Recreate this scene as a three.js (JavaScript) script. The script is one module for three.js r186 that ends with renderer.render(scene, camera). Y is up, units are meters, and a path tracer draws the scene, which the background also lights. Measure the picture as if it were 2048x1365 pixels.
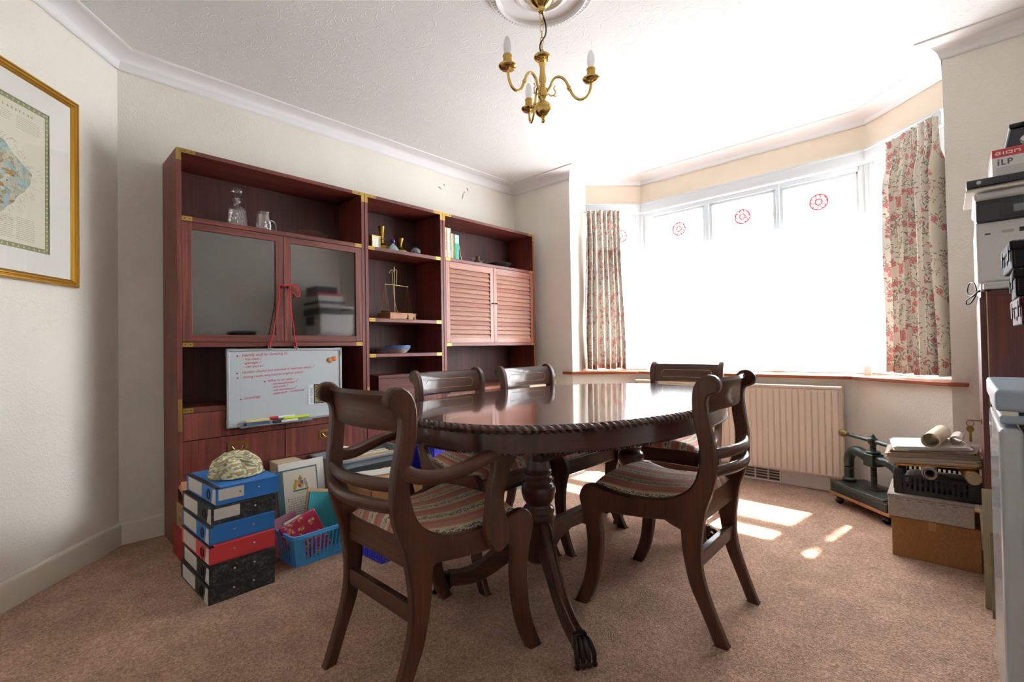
import * as THREE from 'three';
import { RoundedBoxGeometry } from 'three/addons/geometries/RoundedBoxGeometry.js';
import { mergeGeometries, toCreasedNormals } from 'three/addons/utils/BufferGeometryUtils.js';

// ---------------------------------------------------------------- camera, sky, sun, exposure
const scene = new THREE.Scene();
const camera = new THREE.PerspectiveCamera(71.43, 2048 / 1365, 0.05, 200);
camera.position.set(3.1461, 0.97, 3.3732);
camera.rotation.set(0.0156, 0.7593, -0.0169, 'YXZ');
scene.add(camera);

const renderer = new THREE.WebGLRenderer({ antialias: true });
renderer.toneMapping = THREE.LinearToneMapping;
renderer.toneMappingExposure = 1.0;
renderer.shadowMap.enabled = true;

scene.background = new THREE.Color(0.9, 0.98, 1.04);          // bright, evenly overcast sky with a hazy sun
scene.backgroundIntensity = 24.5;

const sun = new THREE.DirectionalLight(0xfff8f0, 85);
sun.name = 'sun';
sun.position.set(1.95 + 1.12, 0.2 + 11.4, 0.5 - 7.9);
sun.target.position.set(1.95, 0.2, 0.5);
sun.castShadow = true;
sun.shadow.radius = 2;
sun.shadow.mapSize.set(2048, 2048);
Object.assign(sun.shadow.camera, { left: -3, right: 3, top: 3, bottom: -3, near: 1, far: 30 });
scene.add(sun, sun.target);

// ---------------------------------------------------------------- helpers
const { PI, sin, cos, abs, sqrt, pow, min, max, floor, hypot, sign } = Math;
const V3 = (x, y, z) => new THREE.Vector3(x, y, z);
const V2 = (x, y) => new THREE.Vector2(x, y);
function rng(seed) { let s = seed >>> 0; return () => { s = (s + 0x6d2b79f5) >>> 0; let t = Math.imul(s ^ (s >>> 15), 1 | s); t = (t + Math.imul(t ^ (t >>> 7), 61 | t)) ^ t; return ((t ^ (t >>> 14)) >>> 0) / 4294967296; }; }
const clamp = (x, a = 0, b = 1) => min(b, max(a, x));
const lerp = (a, b, t) => a + (b - a) * t;
const smooth = (a, b, x) => { const t = clamp((x - a) / (b - a)); return t * t * (3 - 2 * t); };
// periodic value noise on [0,1)^2 with px x py cells
function noise2(px, py, seed) {
  const r = rng(seed), g = new Float32Array(px * py); for (let i = 0; i < g.length; i++) g[i] = r();
  return (u, v) => {
    const x = u * px, y = v * py, ix = floor(x), iy = floor(y), fx = x - ix, fy = y - iy, a = fx * fx * (3 - 2 * fx), b = fy * fy * (3 - 2 * fy);
    const X0 = ((ix % px) + px) % px, X1 = (X0 + 1) % px, Y0 = ((iy % py) + py) % py, Y1 = (Y0 + 1) % py;
    return lerp(lerp(g[Y0 * px + X0], g[Y0 * px + X1], a), lerp(g[Y1 * px + X0], g[Y1 * px + X1], a), b);
  };
}
function dataTex(w, h, fn, srgb = true) {
  const d = new Uint8Array(w * h * 4);
  for (let y = 0; y < h; y++) for (let x = 0; x < w; x++) {
    const c = fn((x + 0.5) / w, (y + 0.5) / h), o = (y * w + x) * 4;
    if (typeof c === 'number') d[o] = d[o + 1] = d[o + 2] = clamp(c) * 255; else for (let k = 0; k < 3; k++) d[o + k] = clamp(c[k] / 255) * 255;
    d[o + 3] = 255;
  }
  const t = new THREE.DataTexture(d, w, h, THREE.RGBAFormat);
  t.wrapS = t.wrapT = THREE.RepeatWrapping; t.magFilter = THREE.LinearFilter; t.minFilter = THREE.LinearMipmapLinearFilter; t.generateMipmaps = true;
  if (srgb) t.colorSpace = THREE.SRGBColorSpace; t.needsUpdate = true;
  return t;
}
function canvasTex(w, h, draw, repeat) {
  const c = document.createElement('canvas'); c.width = w; c.height = h; const g = c.getContext('2d'); draw(g, w, h);
  const t = new THREE.CanvasTexture(c); t.colorSpace = THREE.SRGBColorSpace; t.magFilter = THREE.LinearFilter;
  if (repeat) t.wrapS = t.wrapT = THREE.RepeatWrapping;
  return t;
}
const rep = (t, sx, sy) => { const c = t.clone(); c.wrapS = c.wrapT = THREE.RepeatWrapping; c.repeat.set(1 / sx, 1 / sy); c.needsUpdate = true; return c; };
const std = (o) => new THREE.MeshStandardMaterial(o);
const phys = (o) => new THREE.MeshPhysicalMaterial(o);

// names, labels
const used = new Map();
function numbered(n) { const k = used.get(n) || 0; used.set(n, k + 1); return k ? n + '_' + String(k).padStart(3, '0') : n; }
function meta(o, label, category, group) { o.userData.label = label; o.userData.category = category; if (group) o.userData.group = group; return o; }
function thing(name, label, category, [x, y, z] = [0, 0, 0], turn = 0, group) {
  const o = new THREE.Group(); o.name = numbered(name); o.position.set(x, y, z); o.rotation.y = turn; scene.add(o); return meta(o, label, category, group);
}
function part(name, geo, mat, parent, label) {
  const m = new THREE.Mesh(geo, mat); m.name = name; m.castShadow = m.receiveShadow = true; parent.add(m); if (label) m.userData.label = label; return m;
}
function solo(name, geo, mat, label, category, group, pos = [0, 0, 0], turn = 0) {
  const m = new THREE.Mesh(geo, mat); m.name = numbered(name); m.castShadow = m.receiveShadow = true; m.position.set(...pos); m.rotation.y = turn; scene.add(m); return meta(m, label, category, group);
}
function struct(name, geo, mat, parent = scene) {
  const m = new THREE.Mesh(geo, mat); m.name = parent === scene ? numbered(name) : name; m.castShadow = m.receiveShadow = true; parent.add(m); if (parent === scene) m.userData.kind = 'structure'; return m;
}
function structGroup(name) { const g = new THREE.Group(); g.name = numbered(name); g.userData.kind = 'structure'; scene.add(g); return g; }
const stuffKind = (o) => { o.userData.kind = 'stuff'; return o; };
function copyOf(o, label, pos, turn, group) {
  const c = o.clone(); c.name = numbered(o.name.replace(/_\d{3}$/, '')); c.userData = { ...o.userData, label }; if (group) c.userData.group = group;
  if (pos) c.position.set(...pos); if (turn !== undefined) c.rotation.y = turn; scene.add(c); return c;
}

// geometry
// box-projected uv in metres, the grain along the given axis running along v
function cubeUV(geo, grain = 'y', off = [0, 0]) {
  const g = geo.index ? geo.toNonIndexed() : geo, p = g.attributes.position, n = p.count, uv = new Float32Array(n * 2), gi = 'xyz'.indexOf(grain);
  const a = V3(), b = V3(), c = V3(), P = [a, b, c];
  for (let i = 0; i < n; i += 3) {
    a.fromBufferAttribute(p, i); b.fromBufferAttribute(p, i + 1); c.fromBufferAttribute(p, i + 2);
    const e1 = b.clone().sub(a), e2 = c.clone().sub(a), N = e1.cross(e2), m = [abs(N.x), abs(N.y), abs(N.z)], ax = m.indexOf(max(...m));
    const rest = [0, 1, 2].filter((k) => k !== ax); let vA = rest.includes(gi) ? gi : rest[1], uA = rest.find((k) => k !== vA);
    for (let k = 0; k < 3; k++) { const q = P[k].toArray(); uv[(i + k) * 2] = q[uA] + off[0] + ax * 0.173; uv[(i + k) * 2 + 1] = q[vA] + off[1] + ax * 0.31; }
  }
  g.setAttribute('uv', new THREE.BufferAttribute(uv, 2)); return g;
}
let boxCount = 0;
// a box between two corners, edges rounded by r
function bx(x0, x1, y0, y1, z0, z1, r = 0.002, grain = 'y') {
  const w = abs(x1 - x0), h = abs(y1 - y0), d = abs(z1 - z0); r = min(r, w * 0.45, h * 0.45, d * 0.45);
  const g = r > 0 ? new RoundedBoxGeometry(w, h, d, 1, r) : new THREE.BoxGeometry(w, h, d);
  g.translate((x0 + x1) / 2, (y0 + y1) / 2, (z0 + z1) / 2); boxCount++;
  return cubeUV(g, grain, [(boxCount * 0.37) % 1, (boxCount * 0.61) % 1]);
}
const merge = (list) => mergeGeometries(list.map((g) => { const q = g.index ? g.toNonIndexed() : g.clone(); for (const k of Object.keys(q.attributes)) if (!['position', 'normal', 'uv'].includes(k)) q.deleteAttribute(k); if (!q.attributes.uv) cubeUV(q); return q; }));
function lathe(pts, seg = 40) { return new THREE.LatheGeometry(pts.map(([r, y]) => V2(r, y)), seg); }
// smooth lathe through a few profile points
function latheS(pts, seg = 40, n = 60) { const c = new THREE.SplineCurve(pts.map(([r, y]) => V2(r, y))); return new THREE.LatheGeometry(c.getPoints(n).map((p) => V2(max(p.x, 0.0001), p.y)), seg); }
function tube(pts, r, seg = 40, rs = 10, closed = false, tension = 0.5) { return new THREE.TubeGeometry(new THREE.CatmullRomCurve3(pts.map((p) => V3(...p)), closed, 'catmullrom', tension), seg, r, rs, closed); }
function polyShape(pts) { const s = new THREE.Shape(); pts.forEach(([x, y], i) => (i ? s.lineTo(x, y) : s.moveTo(x, y))); s.closePath(); return s; }
function splineShape(pts, n) { const c = new THREE.CatmullRomCurve3(pts.map(([x, y]) => V3(x, y, 0)), true, 'catmullrom', 0.5); return polyShape(c.getPoints(n).slice(0, n).map((p) => [p.x, p.y])); }
// extruded outline with chamfered edges; sides smooth where the outline is, lids exactly flat (sliver triangles give no usable normals)
function extrude(shape, depth, bevel = 0.003, seg = 1, lid) {
  const e = new THREE.ExtrudeGeometry(shape, { depth: depth - 2 * bevel, bevelEnabled: bevel > 0, bevelThickness: bevel, bevelSize: bevel, bevelOffset: -bevel, bevelSegments: bevel > 0 ? 1 : 0, steps: 1 }).translate(0, 0, bevel);
  const lids = e.groups[0].count, g = toCreasedNormals(e, 0.42), p = g.attributes.position, n = g.attributes.normal;
  for (let i = 0; i < lids; i++) n.setXYZ(i, 0, 0, p.getZ(i) < depth / 2 ? -1 : 1);
  g.clearGroups(); g.userData.lids = lids; return g;
}
// grid surface from f(u,v) -> [x,y,z]
function grid(f, nu, nv, uvf) {
  const pos = [], uv = [], idx = [];
  for (let j = 0; j <= nv; j++) for (let i = 0; i <= nu; i++) { const u = i / nu, v = j / nv; pos.push(...f(u, v)); uv.push(...(uvf ? uvf(u, v) : [u, v])); }
  for (let j = 0; j < nv; j++) for (let i = 0; i < nu; i++) { const a = j * (nu + 1) + i, b = a + 1, c = a + nu + 1, d = c + 1; idx.push(a, b, d, a, d, c); }
  const g = new THREE.BufferGeometry(); g.setAttribute('position', new THREE.Float32BufferAttribute(pos, 3)); g.setAttribute('uv', new THREE.Float32BufferAttribute(uv, 2)); g.setIndex(idx); g.computeVertexNormals(); return g;
}
// a flat panel (print) of size w x h in the xy plane facing +z
const plane = (w, h) => new THREE.PlaneGeometry(w, h);
// sweep a profile of [out, y] points along a horizontal polyline with mitred corners; out is measured to the left of the travel direction
function sweep(path, prof, closed = false) {
  const n = path.length, pos = [], uv = [], idx = [], m = prof.length;
  const nrm = (a, b) => { const dx = b[0] - a[0], dz = b[1] - a[1], l = hypot(dx, dz); return [dz / l, -dx / l]; };
  let run = 0;
  const segs = closed ? n : n - 1;
  for (let i = 0; i < segs; i++) {
    const A = path[i], B = path[(i + 1) % n], N = nrm(A, B), L = hypot(B[0] - A[0], B[1] - A[1]);
    const end = (k, other) => { // mitred offset direction at vertex k
      if (!other) return N; const mx = N[0] + other[0], mz = N[1] + other[1], d = (mx * N[0] + mz * N[1]); return [mx / d, mz / d];
    };
    const prev = i > 0 || closed ? nrm(path[(i - 1 + n) % n], A) : null, next = i < segs - 1 || closed ? nrm(B, path[(i + 2) % n]) : null;
    const mA = end(i, prev), mB = end(i + 1, next), base = pos.length / 3;
    let s = 0;
    prof.forEach(([o, y], k) => { if (k) s += hypot(o - prof[k - 1][0], y - prof[k - 1][1]); pos.push(A[0] + mA[0] * o, y, A[1] + mA[1] * o, B[0] + mB[0] * o, y, B[1] + mB[1] * o); uv.push(s, run, s, run + L); });
    for (let k = 0; k < m - 1; k++) { const a = base + 2 * k, b = a + 1, c = a + 2, d = a + 3; idx.push(a, c, b, b, c, d); }
    run += L;
  }
  let g = new THREE.BufferGeometry(); g.setAttribute('position', new THREE.Float32BufferAttribute(pos, 3)); g.setAttribute('uv', new THREE.Float32BufferAttribute(uv, 2)); g.setIndex(idx);
  return toCreasedNormals(g, 0.7);
}
// sweep an elliptical bar along a smooth path; half sizes a (sideways) and b (up) may vary with t
function bar(pts, a, b, seg = 40, rs = 14, power = 2.6) {
  const curve = new THREE.CatmullRomCurve3(pts.map((p) => V3(...p)), false, 'catmullrom', 0.5), fa = typeof a === 'function' ? a : () => a, fb = typeof b === 'function' ? b : () => b;
  const g = grid((u, v) => {
    const t = clamp(v, 0.0001, 0.9999), p = curve.getPoint(t), T = curve.getTangent(t), side = V3(-T.z, 0, T.x); if (side.length() < 1e-4) side.set(1, 0, 0); side.normalize(); const up = side.clone().cross(T).normalize(); if (up.y < 0) up.negate();
    const e = u * 2 * PI, c = cos(e), s = sin(e), k = (v === 0 || v === 1) ? 0.55 : 1, x = sign(c) * pow(abs(c), 2 / power) * fa(t) * k, y = sign(s) * pow(abs(s), 2 / power) * fb(t) * k;
    return [p.x + side.x * x + up.x * y, p.y + side.y * x + up.y * y, p.z + side.z * x + up.z * y];
  }, rs, seg, (u, v) => [u * 0.1, v * curve.getLength()]);
  const caps = [0, seg].map((j) => { const f = []; const P = g.attributes.position; const c = V3(); for (let i = 0; i < rs; i++) c.add(V3().fromBufferAttribute(P, j * (rs + 1) + i)); c.multiplyScalar(1 / rs); for (let i = 0; i < rs; i++) { const q = V3().fromBufferAttribute(P, j * (rs + 1) + i), w = V3().fromBufferAttribute(P, j * (rs + 1) + i + 1); f.push(...c.toArray(), ...(j ? w : q).toArray(), ...(j ? q : w).toArray()); } const h = new THREE.BufferGeometry(); h.setAttribute('position', new THREE.Float32BufferAttribute(f, 3)); h.computeVertexNormals(); h.setAttribute('uv', new THREE.Float32BufferAttribute(new Float32Array(f.length / 3 * 2), 2)); return h; });
  return merge([g, ...caps]);
}
const T = (g, x, y, z) => g.translate(x, y, z);

// ---------------------------------------------------------------- textures and materials
function woodTex(dark, light, seed, contrast = 1) {
  const a = noise2(7, 2, seed), b = noise2(28, 3, seed + 1), c = noise2(90, 6, seed + 2), d = noise2(170, 26, seed + 3), e = noise2(3, 2, seed + 4);
  return dataTex(512, 512, (u, v) => {
    const w = u + 0.03 * (e(u, v) - 0.5);
    let t = 0.35 * a(w, v) + 0.35 * b(w, v) + 0.3 * c(w, v); t = clamp(0.5 + (t - 0.5) * 1.7 * contrast);
    const pore = d(w, v) > 0.82 ? 0.84 : 1;
    return [0, 1, 2].map((k) => lerp(dark[k], light[k], t) * pore);
  });
}
const texCabinet = woodTex([76, 32, 26], [134, 62, 50], 11);
const texTeak = woodTex([132, 88, 72], [190, 142, 122], 21);
const texDark = woodTex([50, 29, 21], [90, 56, 40], 31, 0.8);
const texTop = woodTex([58, 34, 26], [84, 52, 40], 33, 0.45);
const texSlat = woodTex([150, 108, 92], [178, 134, 116], 51, 0.5);
const texOak = woodTex([140, 88, 52], [196, 140, 92], 41, 0.8);
const woodMat = (tex, o = {}) => phys({ map: rep(tex, 0.35, 0.9), roughness: 0.42, ...o });
const M = {};
M.cabinet = woodMat(texCabinet, { roughness: 0.45 });
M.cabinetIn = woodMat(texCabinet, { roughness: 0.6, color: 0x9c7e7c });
M.teak = woodMat(texTeak, { roughness: 0.4 });
M.dark = woodMat(texDark, { color: 0xfff0e4, roughness: 0.5, clearcoat: 0.55, clearcoatRoughness: 0.12, specularIntensity: 0.35 });
M.top = phys({ map: rep(texTop, 0.5, 1.3), color: 0xffd9cc, roughness: 0.2, clearcoat: 1, clearcoatRoughness: 0.06 });
M.darkRed = woodMat(texDark, { color: 0xd8a49c, roughness: 0.4, specularIntensity: 0.4, clearcoat: 0.9, clearcoatRoughness: 0.09 });
M.oak = woodMat(texOak, { roughness: 0.55 });
M.sillWood = woodMat(texOak, { roughness: 0.4, color: 0xe0a888 });
M.bureau = woodMat(texCabinet, { roughness: 0.35, color: 0xd8c0b0 });
M.brass = phys({ color: 0xa4854a, metalness: 1, roughness: 0.4 });
M.brassShiny = phys({ color: 0xcdae66, metalness: 1, roughness: 0.13 });
M.brassOld = phys({ color: 0x8a6f36, metalness: 1, roughness: 0.42 });
M.screw = std({ color: 0x4a3a1c, metalness: 0.8, roughness: 0.5 });
M.chrome = std({ color: 0xc8cacb, metalness: 1, roughness: 0.22 });
M.iron = phys({ color: 0x20302b, metalness: 0.15, roughness: 0.42, clearcoat: 0.3, clearcoatRoughness: 0.3 });
M.steelDark = std({ color: 0x3a342e, metalness: 0.8, roughness: 0.45 });
M.white = std({ color: 0xeceae6, roughness: 0.5 });
M.gloss = phys({ color: 0xe9e8e4, roughness: 0.3, clearcoat: 0.3, clearcoatRoughness: 0.2 });
M.greyPaint = phys({ color: 0xa2b0bf, roughness: 0.4, clearcoat: 0.25, clearcoatRoughness: 0.25 });
M.black = std({ color: 0x17171a, roughness: 0.5 });
M.blackGloss = phys({ color: 0x121217, roughness: 0.25, clearcoat: 0.6 });
M.leather = phys({ color: 0x17161b, roughness: 0.75, specularIntensity: 0.35 });
M.leatherRed = phys({ color: 0x431320, roughness: 0.7, specularIntensity: 0.4 });
M.red = std({ color: 0xb31019, roughness: 0.5 });
M.cord = std({ color: 0xd4121c, roughness: 0.75 });
M.paper = std({ color: 0xe6e1d8, roughness: 0.85 });
M.paperWarm = std({ color: 0xd6c3a6, roughness: 0.85 });
M.paperGrey = std({ color: 0xb6aca0, roughness: 0.85 });
M.manila = std({ color: 0xbf9a72, roughness: 0.85 });
M.manilaOrange = std({ color: 0xb77a34, roughness: 0.8 });
M.crystal = phys({ color: 0xffffff, roughness: 0.03, transmission: 1, thickness: 0, ior: 1.95 });
M.pane = phys({ color: 0xffffff, roughness: 0, transmission: 1, thickness: 0, ior: 1.5 });
M.smokedPane = phys({ color: 0x9a9590, roughness: 0.03, transmission: 1, thickness: 0, ior: 2.1 });
M.frosted = phys({ color: 0xf2f2f2, roughness: 0.5, transmission: 0.7, thickness: 0, ior: 1.45 });

// carpet: pinkish brown cut pile
const carpetN = noise2(256, 256, 51), carpetN2 = noise2(110, 110, 52), carpetN3 = noise2(9, 9, 53), carpetN4 = noise2(400, 400, 54);
const texCarpet = dataTex(1024, 1024, (u, v) => {
  const t = 0.35 * carpetN(u, v) + 0.3 * carpetN2(u, v) + 0.35 * carpetN4(u, v), s = clamp(0.5 + (t - 0.5) * 1.9), m = 0.94 + 0.12 * carpetN3(u, v);
  const speck = carpetN(u + 0.37, v + 0.11) > 0.93 ? 0.72 : 1;
  return [lerp(140, 208, s) * m * speck, lerp(109, 169, s) * m * speck, lerp(90, 145, s) * m * speck];
});
const texCarpetBump = dataTex(1024, 1024, (u, v) => 0.5 * carpetN(u, v) + 0.5 * carpetN4(u, v), false);
M.carpet = std({ map: rep(texCarpet, 0.75, 0.75), bumpMap: rep(texCarpetBump, 0.75, 0.75), bumpScale: 0.005, roughness: 1 });

// wallpaper: painted relief paper
const wpA = noise2(150, 150, 61), wpB = noise2(60, 60, 62), wpC = noise2(24, 24, 63);
const texPaperBump = dataTex(1024, 1024, (u, v) => { const t = wpA(u, v) * 0.4 + smooth(0.55, 0.75, wpB(u, v)) * 0.45 + wpC(u, v) * 0.3; return t; }, false);
const stainN = noise2(5, 5, 64), stainN2 = noise2(13, 13, 65);
const texWall = dataTex(256, 256, (u, v) => { const t = 0.6 * stainN(u, v) + 0.4 * stainN2(u, v), k = 0.965 + 0.05 * t; return [246 * k, 242 * k, 232 * k]; });
M.wall = std({ map: rep(texWall, 1.9, 1.9), bumpMap: rep(texPaperBump, 0.36, 0.36), bumpScale: 0.0009, roughness: 0.85 });
M.wallBay = std({ color: 0xe9dac6, bumpMap: rep(texPaperBump, 0.36, 0.36), bumpScale: 0.0008, roughness: 0.85 });

// ceiling: swirled textured coating
const texCeil = canvasTex(1024, 1024, (g, w, h) => {
  g.fillStyle = '#808080'; g.fillRect(0, 0, w, h); const r = rng(77); g.lineCap = 'round';
  for (let i = 0; i < 900; i++) {
    const x = r() * w, y = r() * h, R = 10 + r() * 46, a = r() * 6.28, b = a + 0.7 + r() * 1.8, wd = 1 + r() * 3.2, up = r() > 0.35;
    for (const [ox, oy] of [[0, 0], [w, 0], [-w, 0], [0, h], [0, -h]]) { g.strokeStyle = up ? 'rgba(230,230,230,0.5)' : 'rgba(40,40,40,0.4)'; g.lineWidth = wd; g.beginPath(); g.ellipse(x + ox, y + oy, R, R * (0.45 + 0.55 * r()), a, 0, b - a); g.stroke(); }
  }
}, true);
texCeil.colorSpace = THREE.NoColorSpace;
M.ceiling = std({ color: 0xf3f6f5, bumpMap: rep(texCeil, 1.1, 1.1), bumpScale: 0.005, roughness: 0.9 });
M.cornice = std({ color: 0xf2f3f4, roughness: 0.6 });
M.skirting = phys({ color: 0xe9e2d2, roughness: 0.4, clearcoat: 0.2, clearcoatRoughness: 0.3 });
M.frameWhite = phys({ color: 0xcdd4d8, roughness: 0.38, clearcoat: 0.2 });

// striped seat fabric, 72 mm repeat, stripes along v
const texSeat = canvasTex(512, 512, (g, w, h) => {
  g.fillStyle = '#b5766a'; g.fillRect(0, 0, w, h);
  const band = (x0, x1, c) => { g.fillStyle = c; g.fillRect(x0 * w, 0, (x1 - x0) * w, h); };
  band(0.03, 0.2, '#a9665b'); band(0.2, 0.26, '#c08c6a'); band(0.26, 0.285, '#e0cf9c'); band(0.285, 0.33, '#c3ac92'); band(0.33, 0.68, '#dccfb8'); band(0.68, 0.715, '#c3ac92'); band(0.715, 0.74, '#e0cf9c'); band(0.74, 0.79, '#b58b58'); band(0.79, 1, '#b9796c');
  const r = rng(91);
  for (let i = 0; i < 20; i++) { const y = (i + 0.5) / 20 * h; for (let k = 0; k < 9; k++) { g.fillStyle = ['#3d3a36', '#5a4a44', '#6d4238', '#4c5148'][floor(r() * 4)]; g.beginPath(); g.ellipse((0.39 + r() * 0.24) * w, y + (r() - 0.5) * 26, 5 + r() * 9, 4 + r() * 6, r() * 3, 0, 7); g.fill(); } }
  for (let i = 0; i < 5000; i++) { g.fillStyle = r() > 0.5 ? 'rgba(255,240,220,0.10)' : 'rgba(40,10,0,0.10)'; g.fillRect(r() * w, r() * h, 2, 5); }
}, true);
M.seat = phys({ map: rep(texSeat, 0.074, 0.16), roughness: 0.75, sheen: 0.4, sheenRoughness: 0.5, sheenColor: 0xe0c8b8 });

// flowered curtain fabric
const texFloral = canvasTex(1024, 1024, (g, w, h) => {
  g.fillStyle = '#cfc8bb'; g.fillRect(0, 0, w, h); const r = rng(101);
  const wrap = (x, y, f) => { for (const ox of [-w, 0, w]) for (const oy of [-h, 0, h]) { g.save(); g.translate(x + ox, y + oy); f(); g.restore(); } };
  const leaf = (L, c) => { g.fillStyle = c; g.beginPath(); g.moveTo(0, 0); g.quadraticCurveTo(L * 0.5, -L * 0.3, L, 0); g.quadraticCurveTo(L * 0.5, L * 0.3, 0, 0); g.fill(); g.strokeStyle = 'rgba(60,56,48,0.7)'; g.lineWidth = 1.5; g.beginPath(); g.moveTo(0, 0); g.lineTo(L, 0); g.stroke(); };
  const greens = ['#7d7d66', '#8f8d74', '#6b6a5b', '#98967f'], pinks = ['#b5716d', '#c58a84', '#a85f60', '#cfa096'];
  for (let i = 0; i < 40; i++) { const x = r() * w, y = r() * h, a = r() * 6.28, k = r() * 4; wrap(x, y, () => { g.rotate(a); g.strokeStyle = '#77735f'; g.lineWidth = 4; g.beginPath(); g.moveTo(-120, 0); g.bezierCurveTo(-40, -70, 40, 70, 120, 0); g.stroke(); for (let j = 0; j < 7; j++) { g.save(); g.translate(-100 + j * 34, sin(j * 1.3 + k) * 24); g.rotate((j % 2 ? 1 : -1) * (0.7 + (j * 0.37) % 0.5)); leaf(44 + (j * 13) % 22, greens[j % 4]); g.restore(); } }); }
  for (let i = 0; i < 34; i++) { const x = r() * w, y = r() * h, R = 22 + r() * 36, c = floor(r() * 4), a0 = r() * 6; wrap(x, y, () => { for (let ring = 3; ring > 0; ring--) { const n = 5 + ring * 2; for (let p = 0; p < n; p++) { const a = a0 + p / n * 6.283; g.fillStyle = pinks[(c + ring + p) % 4]; g.beginPath(); g.ellipse(cos(a) * R * ring * 0.27, sin(a) * R * ring * 0.27, R * 0.3, R * 0.22, a, 0, 7); g.fill(); g.strokeStyle = 'rgba(110,50,50,0.45)'; g.lineWidth = 1.5; g.stroke(); } } g.fillStyle = '#8c6a4a'; g.beginPath(); g.arc(0, 0, R * 0.16, 0, 7); g.fill(); }); }
  for (let i = 0; i < 60; i++) { const x = r() * w, y = r() * h, R = 6 + r() * 8, c = pinks[floor(r() * 4)]; wrap(x, y, () => { g.fillStyle = c; g.beginPath(); g.arc(0, 0, R, 0, 7); g.fill(); }); }
}, true);
M.curtain = phys({ map: rep(texFloral, 0.4, 0.4), roughness: 0.85, transmission: 0.05, thickness: 0, side: THREE.DoubleSide });
M.net = phys({ color: 0xffffff, roughness: 0.78, transmission: 0.72, thickness: 0, ior: 1.3, side: THREE.DoubleSide });

// mottled black box-file paper
const marb = noise2(40, 40, 121), marb2 = noise2(12, 12, 122), marb3 = noise2(100, 100, 123);
const texMarble = dataTex(256, 256, (u, v) => { const t = clamp((0.5 * marb(u, v) + 0.3 * marb2(u, v) + 0.2 * marb3(u, v) - 0.42) * 2.4); return [28 + 62 * t, 29 + 62 * t, 31 + 60 * t]; });
M.fileBlack = std({ map: rep(texMarble, 0.3, 0.3), roughness: 0.55 });
M.fileBlue = std({ color: 0x2a6fb8, roughness: 0.5 });
M.fileBlueTop = M.fileBlue;
M.fileRed = std({ color: 0xd03a40, roughness: 0.5 });
const cardN = noise2(200, 60, 131);
const texCard = dataTex(256, 256, (u, v) => { const k = 0.9 + 0.16 * cardN(u, v); return [158 * k, 106 * k, 62 * k]; });
M.cardboard = std({ map: rep(texCard, 0.4, 0.4), roughness: 0.85 });
M.cardGrey = std({ map: rep(texCard, 0.4, 0.4), color: 0xf4f0ff, roughness: 0.85 });
const canvN = noise2(128, 128, 141), canvM = noise2(20, 20, 142);
const texCanvasGrey = dataTex(256, 256, (u, v) => { const k = 0.82 + 0.2 * canvN(u, v) + 0.12 * canvM(u, v); return [172 * k, 160 * k, 148 * k]; });
M.canvasGrey = std({ map: rep(texCanvasGrey, 0.12, 0.12), roughness: 0.9 });
M.hardboard = std({ color: 0x9b8c6c, roughness: 0.85 });
M.basketBlue = phys({ color: 0x4fa8e6, roughness: 0.4 });
M.binBlue = phys({ color: 0x1a2fc0, roughness: 0.28, clearcoat: 0.3 });
M.tub = phys({ color: 0xe6eef0, roughness: 0.35, transmission: 0.75, thickness: 0 });

// ---------------------------------------------------------------- the room
const CEIL = 2.535, COR = 2.458, SILL = 0.757, HEAD = 2.272;
const ROOM = [[3.77, 0], [3.1, 0], [3.1, -0.25], [2.7, -0.63], [1.02, -0.63], [0.67, -0.25], [0.67, 0], [0, 0], [0, 2.997], [1.5, 4.288], [3.77, 4.288]];
const hull = (m) => polyShape([[3.77 + m, -m], [3.1 + m, -m], [3.1 + m, -0.25], [2.7 + 0.1, -0.63 - m], [1.02 - 0.1, -0.63 - m], [0.67 - m, -0.25], [0.67 - m, -m], [-m, -m], [-m, 3.05], [1.45, 4.288 + m], [3.77 + m, 4.288 + m]].map(([x, z]) => [x, -z]));
const slab = (m, y, d) => { const g = new THREE.ExtrudeGeometry(hull(m), { depth: d, bevelEnabled: false }); g.rotateX(-PI / 2); g.translate(0, y, 0); const p = g.attributes.position, uv = new Float32Array(p.count * 2); for (let i = 0; i < p.count; i++) { uv[2 * i] = p.getX(i); uv[2 * i + 1] = p.getZ(i); } g.setAttribute('uv', new THREE.BufferAttribute(uv, 2)); return g; };
struct('floor', slab(0.12, -0.1, 0.1), M.carpet);
struct('ceiling', slab(0.12, CEIL, 0.1), M.ceiling);
// wall slab along a->b (interior on the left of the direction), y0..y1, thickness t, lengthened outward at its ends
function wallSlab([ax, az], [bxx, bz], y0, y1, t = 0.12, e0 = 0, e1 = 0) {
  const dx = bxx - ax, dz = bz - az, L = hypot(dx, dz), ux = dx / L, uz = dz / L, ox = -uz, oz = ux; // outward
  const A = [ax - ux * e0, az - uz * e0], B = [bxx + ux * e1, bz + uz * e1], C = [B[0] + ox * t, B[1] + oz * t], D = [A[0] + ox * t, A[1] + oz * t];
  const g = new THREE.ExtrudeGeometry(polyShape([A, B, C, D].map(([x, z]) => [x, -z])), { depth: y1 - y0, bevelEnabled: false }); g.rotateX(-PI / 2); g.translate(0, y0, 0);
  const q = g.index ? g.toNonIndexed() : g, p = q.attributes.position, n = q.attributes.normal, uv = new Float32Array(p.count * 2);
  for (let i = 0; i < p.count; i++) { const x = p.getX(i), z = p.getZ(i); uv[2 * i] = x * ux + z * uz + (abs(n.getY(i)) < 0.5 && abs(n.getX(i) * ux + n.getZ(i) * uz) > 0.5 ? x * ox + z * oz : 0); uv[2 * i + 1] = abs(n.getY(i)) > 0.5 ? x * ox + z * oz : p.getY(i); }
  q.setAttribute('uv', new THREE.BufferAttribute(uv, 2)); return q;
}
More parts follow.
